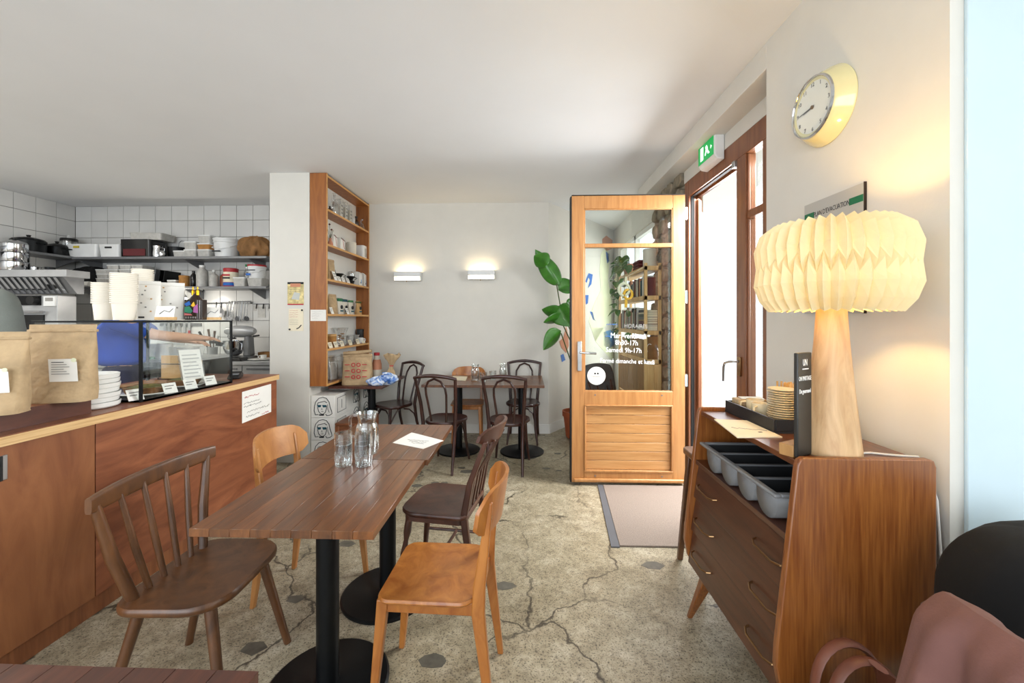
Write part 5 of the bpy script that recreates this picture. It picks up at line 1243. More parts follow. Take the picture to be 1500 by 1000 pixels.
# upper shelf
for px_, r_, h_, lab in ((96, .10, .20, 'clear blender jar with dark lid on the corner of the upper kitchen shelf'),):
    t = canister('blender_jar', lab, 'jar', (kx(px_), 5.04, U), r_*.8, h_+.06, 'film', 'black'); MB().lathe([(.03, .255), (.03, .30), (.0001, .30)], 12).build('knob', 'film', t)
def pot(name, label, loc, r, h, m='steel', lid=True, handles=True, lidm=None, group=None):
    t = thing(name, label, 'pot', loc, 0, group)
    MB().lathe([(r*.96, 0), (r, .008), (r, h), (r*1.03, h), (r*.97, h-.002), (r*.93, .012), (.0001, .01)], 26).build('body', m, t, smooth=35)
    if lid:
        MB().lathe([(r*1.02, h+.001), (r*.9, h+.02), (r*.3, h+.045), (.0001, h+.05)], 26).build('lid', lidm or m, t, smooth=35)
        MB().lathe([(.012, h+.045), (.022, h+.07), (.0001, h+.075)], 12).build('knob', 'black', t, smooth=40)
    if handles:
        for s_ in (-1, 1): MB().tube([(s_*r*.98, -.04, h*.75), (s_*(r+.04), -.035, h*.78), (s_*(r+.04), .035, h*.78), (s_*r*.98, .04, h*.75)], .006, 6).build('handle', m, t, smooth=1)
    return t
pot('cooking_pot', 'large black lidded pot on the left wall shelf', (-5.785, 4.58, UZ2+.0105), .145, .13, 'black_metal', lidm='black_metal')
pot('cooking_pot', 'black lidded pot beside the corner on the left wall shelf', (-5.785, 4.87, UZ2+.0105), .11, .11, 'black_metal', lidm='black_gloss')
t = crate('storage_bin', 'white plastic bin with yellow tag on the upper kitchen shelf', 'bin', (kx(131), 5.03, U), kw(109, 154), .26, .165, 'white_plastic', 0, .86); MB().box(-.09, -.02, -.139, -.132, .115, .14).build('tag', 'yellow_tag', t)
MB().box(-.10, .10, -.05, .06, .10, .175).build('contents', 'card', t, bevel=.01)
t = crate('storage_bin', 'white plastic bin with black handle slot on the upper kitchen shelf', 'bin', (kx(170), 5.03, U), kw(155, 186), .26, .16, 'white_plastic', 0, .88, handle='black')
MB().lathe([(.0001, .0), (.06, .02), (.05, .06), (.0001, .09)], 14, (.07, 0, .11)).build('contents', 'navy', t, smooth=1)
t = crate('dark_crate', 'black crate with brown contents on the upper kitchen shelf', 'crate', (kx(208), 5.03, U), kw(186, 230), .26, .22, 'black_gloss', 0, .98)
MB().box(-.14, .14, -.136, -.131, .015, .10).build('contents', 'red_dark', t)
tag(crate('clear_box_lid', 'clear plastic box tilted on top of the black crate', 'box', (kx(219), 5.05, U+.2205), kw(196, 240), .24, .075, 'clear_plastic_grey', R(4), .96, lid='clear_plastic_grey'), 'clear plastic box tilted on top of the black crate', 'box')
t = thing('steel_pitcher', 'shiny steel milk pitcher on the upper kitchen shelf', 'pitcher', (kx(236), 4.95, U)); MB().lathe([(.05, 0), (.055, .03), (.045, .10), (.05, .14), (.046, .14), (.04, .1), (.0001, .02)], 18).build('body', 'chrome', t, smooth=40); MB().tube([(.045, 0, .12), (.09, 0, .11), (.085, 0, .05), (.05, 0, .03)], .005).build('handle', 'chrome', t)
t = pot('cooking_pot', 'small dark saucepan with a hooked ladle on the upper kitchen shelf', (kx(254), 5.06, U), .095, .14, 'black_metal', lid=False, handles=False); MB().tube([(0, 0, .05), (.02, 0, .2), (.05, 0, .225), (.09, 0, .22), (.1, 0, .19)], .005, 6).build('ladle', 'steel_dark', t, smooth=1)
tag(MB().lathe([(.0001, 0), (.03, .005), (.042, .04), (.03, .075), (.0001, .08)], 18, (kx(246), 4.92, U)).build('steel_ball', 'chrome', smooth=40), 'round steel tea infuser on the front of the upper kitchen shelf', 'infuser')
G = 'plastic food tubs on the upper kitchen shelf'
tn = [(268, U, .07, 'stack of small plates tub lowest beside the saucepan on the upper shelf'), (283.5, U, .085, 'clear tub under another beside the saucepan on the upper shelf'), (283.5, U+.0985, .085, 'clear tub on top of another beside the saucepan on the upper shelf'),
      (303, U, .085, 'clear tub at the base of the three-high pile on the upper shelf'), (303, U+.0985, .06, 'brown filled tub in the middle of the three-high pile on the upper shelf'), (304, U+.172, .09, 'clear tub on top of the three-high pile on the upper shelf')]
for i, (px_, z_, h_, lab) in enumerate(tn): crate('food_tub', lab, 'tub', (kx(px_), 5.02, z_), kw(0, 17.5), .17, h_, 'cork' if i == 4 else 'clear_plastic_grey', 0, .9, lid='white_plastic', group=G)
def bucket(name, label, loc, r, h, m, lidm, lh=.02):
    t = thing(name, label, 'bucket', loc); MB().lathe([(r*.86, 0), (r*.98, h*.85), (r*1.04, h*.86), (r*1.04, h*.9), (r, h*.9), (r, h)], 28).build('body', m, t, smooth=35)
    MB().lathe([(r*1.04, h), (r*1.05, h+lh), (r*.9, h+lh), (.0001, h+lh)], 28).build('lid', lidm, t, smooth=35)
    MB().tube([(-r*1.03, 0, h*.8), (-r*.8, -r*.75, h*.55), (0, -r*1.08, h*.42), (r*.8, -r*.75, h*.55), (r*1.03, 0, h*.8)], .004, 6).build('handle', m, t, smooth=1); return t
t = bucket('white_bucket', 'white plastic bucket with lid on the upper kitchen shelf', (kx(329), 5.04, U), kw(0, 15.5), .215, 'white_plastic', 'white_plastic'); MB().box(-.08, .02, -.148, -.138, .06, .075).build('tape', 'ink', t)
t = thing('crumpled_bag', 'crumpled brown paper bag at the end of the upper kitchen shelf', 'bag', (kx(371), 5.03, U))
def crum2(u, v):
    th = 2*math.pi*u; f_ = math.pi*(v-.5); k = 1+.10*math.sin(4*th+1+5*v)+.07*math.sin(9*th+2-7*v)+.05*math.sin(15*th+3+11*v)
    return (.20*math.cos(f_)*math.cos(th)*k, .13*math.cos(f_)*math.sin(th)*k, max(.001, .12+.135*math.sin(f_)*k))
MB().grid(crum2, 56, 26).build('body', 'kraft_dark', t, smooth=60)
# lower shelf
t = thing('dark_bag', 'dark crumpled bag in the corner of the lower kitchen shelf', 'bag', (kx(125), 5.06, Lz))
MB().grid(lambda u, v: (lambda p: (p[0]*1.15, p[1]*.9, p[2]))(crum2(u, v)), 48, 22).build('body', 'black_fabric', t, smooth=60)
t = thing('paper_roll', 'white paper roll lying on the lower kitchen shelf', 'roll', (kx(127), 4.905, Lz)); MB().cyl((-.13, 0, .034), (.15, 0, .034), .033, n=18).build('roll', 'paper', t, smooth=1); MB().cyl((-.1305, 0, .034), (-.128, 0, .034), .014, n=12).build('core', 'cork', t)
G = 'takeaway tubs piled on the lower kitchen shelf'; fl = 0
ordn = ('bottom', 'second', 'third', 'fourth', 'fifth')
for c_, (px_, n_, nm) in enumerate(((156, 4, 'nearest the paper roll'), (172, 5, 'second from the paper roll'), (190, 5, 'third from the paper roll'), (207, 5, 'nearest the tray rack'))):
    for k in range(n_): crate('takeaway_tub', f'{ordn[k]} clear takeaway tub of the pile {nm}', 'tub', (kx(px_)+.006*((k*7) % 3-1), 5.02, Lz+k*.0555), kw(0, 16), .18, .046, 'clear_plastic_grey', 0, .93, lid='white_plastic', group=G, lidh=.008)
t = thing('tray_rack', 'dark upright trays leaning on the lower kitchen shelf', 'trays', (kx(240), 5.06, Lz))
for k in range(3): MB().box(-.09+.06*k, -.08+.06*k, -.12, .12, 0, .21).xf(Matrix.Rotation(R(8), 4, 'Y')).build('tray', 'black_metal' if k else 'steel_dark', t, bevel=.002)
t = crate('small_tub', 'small white tub with lid beside the tan jar on the lower shelf', 'tub', (kx(261), 4.95, Lz), .11, .11, .07, 'clear_plastic_grey', lid='white_plastic')
canister('tan_jar', 'tan jar with cork-brown body on the lower kitchen shelf', 'jar', (kx(274), 4.96, Lz), .055, .14, 'cork', 'cork')
bottle('black_bottle', 'slim black bottle on the lower kitchen shelf', 'bottle', (kx(285.5), 4.98, Lz), .032, .2, 'black_gloss', 'black', .5, .75)
bottle('squeeze_bottle', 'large clear dispenser with domed lid on the lower kitchen shelf', 'bottle', (kx(298), 4.98, Lz), .062, .27, 'clear_plastic_grey', 'white_plastic', .45, .78)
bottle('squeeze_bottle', 'smaller clear squeeze bottle on the lower kitchen shelf', 'bottle', (kx(315), 4.98, Lz), .05, .21, 'clear_plastic_grey', 'white_plastic', .3, .72)
bottle('squeeze_bottle', 'brown sauce squeeze bottle beside the red tin', 'bottle', (kx(326), 5.03, Lz), .046, .22, 'sauce', 'white_plastic', .3, .68)
t = thing('red_tin', 'red and yellow food tin with blue base on the lower kitchen shelf', 'tin', (kx(340), 4.98, Lz)); MB().lathe([(.078, 0), (.08, .004), (.08, .205)], 26).build('body', 'red', t, smooth=40); MB().lathe([(.082, .205), (.082, .225), (.07, .23), (.0001, .23)], 26).build('lid', 'red', t, smooth=40)
MB().lathe([(.0808, .055), (.0808, .18)], 26, caps=False).build('label_band', 'paper_warm', t, smooth=1); MB().lathe([(.0810, .012), (.0810, .05)], 26, caps=False).build('label_band', 'blue', t, smooth=1)
for k in range(2): MB().box(-.045, .045, -.084, -.0805, .095+.035*k, .115+.035*k).build('lettering', 'ink_red' if k else 'ink', t)
bottle('green_cap_bottle', 'clear bottle with green cap behind the tin', 'bottle', (kx(350), 5.14, Lz), .03, .30, 'film', 'green', .45, .7)
bottle('dark_cap_bottle', 'clear bottle with dark cap behind the tin', 'bottle', (kx(357), 5.14, Lz), .028, .29, 'film', 'black', .45, .7)
crate('wide_tub', 'clear wide tub with pale lid beside the red tin', 'tub', (kx(359), 4.95, Lz), .15, .14, .10, 'clear_plastic_grey', lid='white_plastic')
t = crate('base_tub', 'clear tub under the red-lidded bucket on the lower shelf', 'tub', (kx(380), 4.98, Lz), .19, .16, .09, 'clear_plastic_grey', lid='clear_plastic_grey')
t = bucket('red_lid_bucket', 'white bucket with red lid and blue mark tilted on a clear tub', (kx(378), 4.98, Lz+.1035), .10, .145, 'white_plastic', 'red'); MB().box(-.07, -.02, -.104, -.096, .03, .055).build('print', 'blue', t); MB().box(-.05, .04, -.104, -.096, .09, .10).build('print', 'ink', t)
# rail with hanging utensils, knife strip, card strip
rl = thing('utensil_rail', 'steel utensil rail on the kitchen tiles above the stand mixer', 'rail', (sx(330, YB-.04), YB-.04, sz(330, 444, YB-.04)))
MB().cyl((sx(297, YB-.04), YB-.04, sz(330, 444, YB-.04)), (sx(368, YB-.04), YB-.04, sz(368, 441, YB-.04)), .006, n=8).build('bar', 'steel_dark', rl, W=True)
for px_ in (300, 366): MB().cyl((sx(px_, YB-.04), YB-.04, sz(330, 443.3, YB-.04)), (sx(px_, YB-.04), YB-.001, sz(330, 443.3, YB-.04)), .008, n=8).build('mount', 'steel_dark', rl, W=True)
G = 'steel utensils hanging on the kitchen rail'; zr = sz(330, 443, YB-.04)
for k, px_ in enumerate((333, 337, 341, 345, 349, 353, 357, 361)):
    x = sx(px_, YB-.05); kind = k % 3
    t = thing('hanging_utensil', ('steel ladle', 'steel skimmer', 'steel tongs')[kind]+' hanging in the utensil row above the mixer', 'utensil', (x, YB-.055, zr-.24), R(10*k), G)
    MB().tube([(0, 0, .03), (.01, 0, .14), (.02, 0, .25), (.025, .008, .262), (.02, .014, .25)], [.006, .005, .005, .003, .003], 6).build('handle', 'steel', t, smooth=1)
    if kind == 0: MB().lathe([(.0001, 0), (.025, .008), (.034, .03), (.031, .03), (.0001, .004)], 14).build('bowl', 'steel', t, smooth=40)
    elif kind == 1: MB().lathe([(.0001, 0), (.034, .006), (.034, .010), (.0001, .012)], 14).xf(Matrix.Rotation(R(70), 4, 'X')).xf(Matrix.Translation((0, 0, .03))).build('disc', 'steel_dark', t, smooth=40)
    else: MB().tube([(-.012, 0, 0), (-.008, 0, .12), (.018, 0, .25)], .005, 6).build('arm', 'steel', t, smooth=1)
t = thing('frying_pan', 'small dark round pan hanging from the kitchen rail', 'pan', (sx(323, YB-.06), YB-.05, zr-.20))
MB().lathe([(.0001, 0), (.05, .0), (.062, .02), (.058, .02), (.0001, .004)], 20).xf(Matrix.Translation((0, 0, .065)) @ Matrix.Rotation(R(90), 4, 'X')).build('bowl', 'steel_dark', t, smooth=40); MB().tube([(0, 0, .12), (0, .01, .2)], .006, 6).build('handle', 'black', t)
t = thing('sieve', 'white handled strainer hanging from the kitchen rail', 'strainer', (sx(312, YB-.06), YB-.05, zr-.13)); MB().lathe([(.0001, 0), (.03, .01), (.045, .035), (.042, .035), (.0001, .006)], 16).build('bowl', 'white_plastic', t, smooth=40); MB().tube([(.03, 0, .035), (.04, 0, .12), (.03, .01, .135)], .005, 6).build('handle', 'black', t)
t = thing('hook_strip', 'steel strip with black hooks and pale cards beside the pillar', 'hook strip', (sx(386, YB-.01), YB-.01, sz(386, 465, YB)))
MB().box(sx(371, YB), sx(401, YB), YB-.012, YB-.001, sz(386, 446, YB), sz(386, 444.5, YB)).build('strip', 'steel_dark', t, W=True)
for px_ in (376, 386, 395): MB().tube([(sx(px_, YB-.02), YB-.018, sz(386, 445, YB)), (sx(px_, YB-.02), YB-.03, sz(386, 452, YB))], .008, 6).build('hook', 'black', t, W=True)
for a, b, c_, d in ((371, 376, 447, 455), (378, 389, 449, 465), (392, 400, 447, 455)): MB().box(sx(a, YB), sx(b, YB), YB-.006, YB-.002, sz(386, d, YB), sz(386, c_, YB)).build('card', 'clear_plastic_grey', t, W=True)
t = thing('knife_rack', 'magnetic strip on the kitchen tiles behind the display case', 'rack', (sx(262, YB-.01), YB-.02, sz(262, 476, YB)))
MB().box(sx(236, YB), sx(296, YB), YB-.02, YB-.001, sz(262, 477, YB), sz(262, 473, YB)).build('strip', 'steel_dark', t, W=True)
for k, (px_, m_, lab) in enumerate(((241, 'black', 'black-handled knife nearest the corner on the magnetic strip'), (247, 'white_plastic', 'white-handled knife on the magnetic strip'), (254, 'black', 'broad black-handled knife on the magnetic strip'), (262, 'steel', 'steel-handled knife on the magnetic strip'), (270, 'black', 'black-handled knife beside the red one on the magnetic strip'), (277, 'red', 'red-handled knife on the magnetic strip'))):
    t = thing('kitchen_knife', lab, 'knife', (sx(px_, YB-.03), YB-.026, sz(px_, 500-3*(k % 3), YB-.03)))
    MB().prism([(-.014, .0), (.012, .0), (.012, .09), (-.014, .09)], -.006, .006, 'y').build('handle', m_, t, bevel=.003); MB().prism([(-.018, .09), (.014, .09), (.014, .20), (0, .24), (-.018, .2)], -.0015, .0015, 'y').build('blade', 'steel', t)
# back counter in steel
bcx = -2.62
kc = thing('steel_counter', 'long stainless steel kitchen counter under the tiled wall', 'counter', (-4.2, 4.9, 0))
MB().box(-5.0, bcx, 4.52, YB-.005, .935, .975).build('top', 'steel', kc, W=True, bevel=.003)
for k in range(4): MB().box(-4.98+.59*k, -4.98+.59*k+.58, 4.54, 4.56, .1, .93).build('door', 'steel', kc, W=True, bevel=.003)
for k in range(4): MB().box(-4.98+.59*k+.05, -4.98+.59*k+.53, 4.532, 4.54, .88, .90).build('door_pull', 'steel_dark', kc, W=True)
MB().box(-5.0, bcx, 4.56, YB-.01, .0, .93).build('carcass', 'steel_dark', kc, W=True)
# stand mixer
mx_ = thing('stand_mixer', 'silver stand mixer with steel bowl on the kitchen counter', 'mixer', (sx(351, 4.80), 4.80, .9755))
MB().prism(rrect(-.13, .17, -.11, .11, .05), 0, .04, 'z').build('base', 'steel_dark', mx_, bevel=.01)
MB().prism([(.07, .035), (.16, .035), (.145, .28), (.085, .28)], -.055, .055, 'y').build('pillar', 'steel_dark', mx_, bevel=.02)
def head(u, v):
    th = 2*math.pi*v; x = -.17+.36*u; r_ = .072*(1-abs(2*u-1)**3.2*.55); return (x, r_*math.cos(th), .335+r_*math.sin(th)*.95)
hm = MB().grid(head, 14, 20); hm.add([head(0, j/19) for j in range(19)], [tuple(range(19))]); hm.add([head(1, j/19) for j in range(19)], [tuple(range(19))]); hm.build('head', 'steel', mx_, smooth=60)
MB().lathe([(.04, .24), (.05, .27), (.045, .30)], 18, (-.09, 0, 0)).build('attachment_hub', 'chrome', mx_, smooth=40)
MB().lathe([(.05, .045), (.085, .07), (.11, .13), (.115, .22), (.118, .222), (.11, .22), (.10, .12), (.0001, .07)], 28, (-.07, 0, 0)).build('bowl', 'chrome', mx_, smooth=40)
MB().tube([(.045, -.05, .2), (.09, -.09, .19), (.09, -.09, .12), (.03, -.06, .1)], .006, 6).build('bowl_handle', 'chrome', mx_, smooth=1)
MB().cyl((.17, 0, .275), (.25, -.02, .285), .010).build('lever', 'black', mx_)
t = thing('kitchen_scale', 'flat black kitchen scale before the stand mixer', 'scale', (sx(341, 4.60), 4.60, .9755)); MB().prism([(-.14, 0), (.14, 0), (.12, .04), (-.12, .04)], -.06, .08, 'y').build('body', 'black_gloss', t, bevel=.005); MB().box(-.05, .04, -.064, -.058, .012, .03).build('display', 'ink_teal', t)
t = thing('white_platter', 'white round platter beside the mixer on the kitchen counter', 'plate', (sx(383, 4.72), 4.72, .9755)); MB().lathe([(.10, 0), (.14, .012), (.138, .016), (.0001, .006)], 28).build('dish', 'white_ceramic', t, smooth=35); MB().box(-.1, .1, -.1, .1, .0, .0005).build('foot', 'white_ceramic', t)
mug('small white cup on the platter in the kitchen', (sx(386, 4.72), 4.72, .984), R(200), r=.032, h=.05)
t = crate('metal_tin', 'dark open tin behind the platter on the kitchen counter', 'tin', (sx(390, 4.95), 4.95, .9755), .15, .12, .075, 'kraft_dark', 0, .95)
t = thing('utensil_holder', 'steel holder of dark handled utensils near the mixer', 'holder', (sx(311, 4.72), 4.72, .9755)); MB().lathe([(.05, 0), (.055, .15), (.052, .15), (.0001, .01)], 20).build('pot', 'steel', t, smooth=40)
for k, (dx, dz, m_) in enumerate(((-.16, .33, 'black'), (-.05, .36, 'chair_brown'), (.03, .34, 'chair_brown'), (.02, .30, 'steel'), (.07, .28, 'white_plastic'))): MB().tube([(.01*k-.02, 0, .02), (dx*.5, 0, dz*.6), (dx, 0, dz)], [.007, .008, .014], 7).build('utensil', m_, t, smooth=1)
pot('stock_pot', 'low steel pot on the stove behind the grey sweater', (sx(112, 4.62), 4.66, .9755+.27), .15, .15, 'steel', lid=False)
tag(canister('red_tub', 'dark red canister beside the steel pot', 'canister', (sx(132, 4.66), 4.66, 1.2455), .04, .15, 'red', 'red'), 'dark red canister beside the steel pot', 'canister')
t = thing('stove_top', 'steel cooking range under the pots in the kitchen', 'range', (sx(120, 4.7), 4.75, .9755)); MB().box(-.32, .32, -.22, .22, 0, .26).build('body', 'steel_dark', t, bevel=.004); MB().box(-.30, .30, -.20, .20, .26, .2695).build('grate', 'black_metal', t)
for k in range(4): MB().cyl((-.2+.13*k, -.235, .18), (-.2+.13*k, -.22, .18), .018, n=12).build('knob', 'black', t)
# hood and oven on the left
hx0, hx1 = -5.94, sx(97, 4.2)
ho = thing('extractor_hood', 'stainless extractor hood with slanted grease filter', 'hood', ((hx0+hx1)/2, 4.5, 1.72))
z_l, z_h = sz(60, 429, 4.2), sz(60, 405, 4.2)
MB().box(hx0, hx1, 4.2, 4.44, z_h, z_h+.075).build('canopy', 'steel', ho, W=True, bevel=.003)
MB().prism([(4.22, z_h), (4.36, z_l), (4.43, z_l), (4.43, z_h)], hx0, hx1-.06, 'x').build('filter_box', 'steel_dark', ho, W=True)
for k in range(15):
    x = hx0+.02+k*.068
    if x+.05 < hx1-.05: MB().add([(x, 4.21, z_h-.008), (x+.034, 4.21, z_h-.008), (x-.035+.034, 4.355, z_l+.008), (x-.035, 4.355, z_l+.008), (x, 4.20, z_h-.008), (x+.034, 4.20, z_h-.008), (x-.001, 4.343, z_l+.004), (x-.035, 4.343, z_l+.004)], [(0, 1, 2, 3), (4, 5, 6, 7), (0, 1, 5, 4), (1, 2, 6, 5), (2, 3, 7, 6), (3, 0, 4, 7)]).build('filter_slat', 'chrome', ho, W=True)
ov = thing('oven', 'steel combination oven with dark controls under the hood', 'oven', (-5.4, 4.6, 0)); ox1 = sx(84, 4.3)
MB().box(-5.94, ox1, 4.3, 4.49, 0, z_l-.02).build('body', 'steel', ov, W=True, bevel=.004)
MB().box(-5.94, ox1-.18, 4.285, 4.30, sz(40, 447, 4.3), sz(40, 433, 4.3)).build('control_panel', 'black_metal', ov, W=True)
MB().cyl((sx(50, 4.27), 4.285, sz(50, 440, 4.3)), (sx(50, 4.27), 4.23, sz(50, 440, 4.3)), .045, n=18).build('knob', 'black', ov, W=True)
MB().box(sx(63, 4.28), sx(80, 4.28), 4.283, 4.30, sz(70, 448, 4.3), sz(70, 434, 4.3)).build('display', 'white_plastic', ov, W=True); MB().box(sx(66, 4.28), sx(77, 4.28), 4.28, 4.283, sz(70, 441, 4.3), sz(70, 436, 4.3)).build('screen', 'ink_soft', ov, W=True)
MB().box(-5.9, ox1-.14, 4.285, 4.30, .5, sz(40, 461, 4.3)).build('door_glass', 'black_gloss', ov, W=True); MB().cyl((-5.85, 4.26, sz(40, 457, 4.3)), (ox1-.1, 4.26, sz(40, 457, 4.3)), .012).build('door_handle', 'chrome', ov, W=True)
for k in range(3):
    t = pot('stack_pot', ('lowest', 'middle', 'top')[k]+' steel pan of the stack on the extractor hood', (sx(21, 4.33), 4.33, z_h+.0755+k*.10), .115-.003*k, .096, 'chrome', lid=(k == 2), handles=False, group='steel pans stacked on the hood')
for px_, m_, lab in ((38, 'steel_dark', 'small dark tin on the extractor hood'), (52, 'chrome', 'small shiny steel cup on the extractor hood'), (73, 'black_metal', 'small black pan on the extractor hood')):
    tag(MB().lathe([(.04, 0), (.045, .05), (.042, .05), (.0001, .008)], 16, (sx(px_, 4.4), 4.4, z_h+.0755)).build('small_pan', m_, smooth=40), lab, 'pan')
# prep station
pr_ = thing('prep_fridge', 'dark low prep fridge behind the display case', 'fridge', (-3.26, 3.68, 0))
MB().box(-3.62, -2.9, 3.42, 3.95, 0, 1.085).build('body', 'black_metal', pr_, W=True, bevel=.004); MB().box(-3.62, -2.9, 3.41, 3.96, 1.085, 1.105).build('top', 'steel', pr_, W=True)
tag(MB().box(sx(172, 3.5), sx(228, 3.5), 3.45, 3.75, 1.1055, 1.125).build('cutting_board', 'green_board', bevel=.004), 'green plastic cutting board on the prep fridge', 'cutting board')
t = thing('salad_bowl', 'steel bowl of mixed salad on the green cutting board', 'bowl', (sx(190, 3.6), 3.6, 1.1255)); MB().lathe([(.05, 0), (.12, .04), (.145, .08), (.14, .08), (.0001, .02)], 24).build('bowl', 'film', t, smooth=40)
MB().grid(lambda u, v: (v*.12*math.cos(6.283*u), v*.12*math.sin(6.283*u), .075+.05*(1-v*v)+.012*math.sin(9*u*6.28+14*v)), 24, 7).build('salad', 'salad', t, smooth=30)
crate('white_tub', 'tall white tub on the prep fridge beside the knife hand', 'tub', (sx(234, 3.55), 3.55, 1.1055), .15, .14, .13, 'white_plastic', 0, .8)
crate('white_tray', 'wide white food tray on the prep fridge', 'tray', (sx(262, 3.68), 3.68, 1.1055), .36, .24, .10, 'white_ceramic', 0, .85)
crate('white_tray', 'flat white tray behind the wide food tray on the prep fridge', 'tray', (sx(240, 3.87), 3.87, 1.1055), .34, .12, .15, 'white_plastic', 0, .92)
# under-shelf kitchen lamp
t = thing('work_lamp', 'bright small work lamp under the lower kitchen shelf', 'lamp', (sx(269, 4.93), 4.93, sz(269, 442, 4.93)))
MB().lathe([(.0001, 0), (.03, .006), (.034, .03), (.03, .055), (.0001, .06)], 16).build('bulb', 'spot_glow', t, smooth=40); MB().lathe([(.036, .05), (.03, .08), (.012, .1), (.012, LZ2-.03-sz(269, 442, 4.93))], 14).build('holder', 'steel', t, smooth=40)

# work lamp light, and unseen ceiling panels added to brighten the kitchen
kl = bpy.data.lights.new('work_lamp_light', 'POINT'); kl.energy = 7; kl.color = (1, .93, .82); kl.shadow_soft_size = .04
ko = bpy.data.objects.new('work_lamp_light', kl); COL.objects.link(ko); ko.parent = t; ko.location = (0, -.08, .03)
for i_, (lx_, ly_, lab_) in enumerate(((-4.9, 2.3, 'unseen added light panel over the kitchen passage near the oven'), (-4.2, .9, 'unseen added light panel over the kitchen passage near the rear windows'))):
    cl_ = thing('fill_panel', lab_, 'fill light', (lx_, ly_, ZC-.05))
    MB().box(-.32, .32, -.32, .32, .02, .049).build('frame', 'white_plastic', cl_, bevel=.003); MB().box(-.29, .29, -.29, .29, .012, .02).build('diffuser', 'exit_white', cl_)
    al_ = bpy.data.lights.new('fill_light', 'AREA'); al_.size = .56; al_.energy = 40; al_.color = (1, .97, .92)
    ao_ = bpy.data.objects.new('fill_light', al_); COL.objects.link(ao_); ao_.parent = cl_; ao_.location = (0, 0, .008)
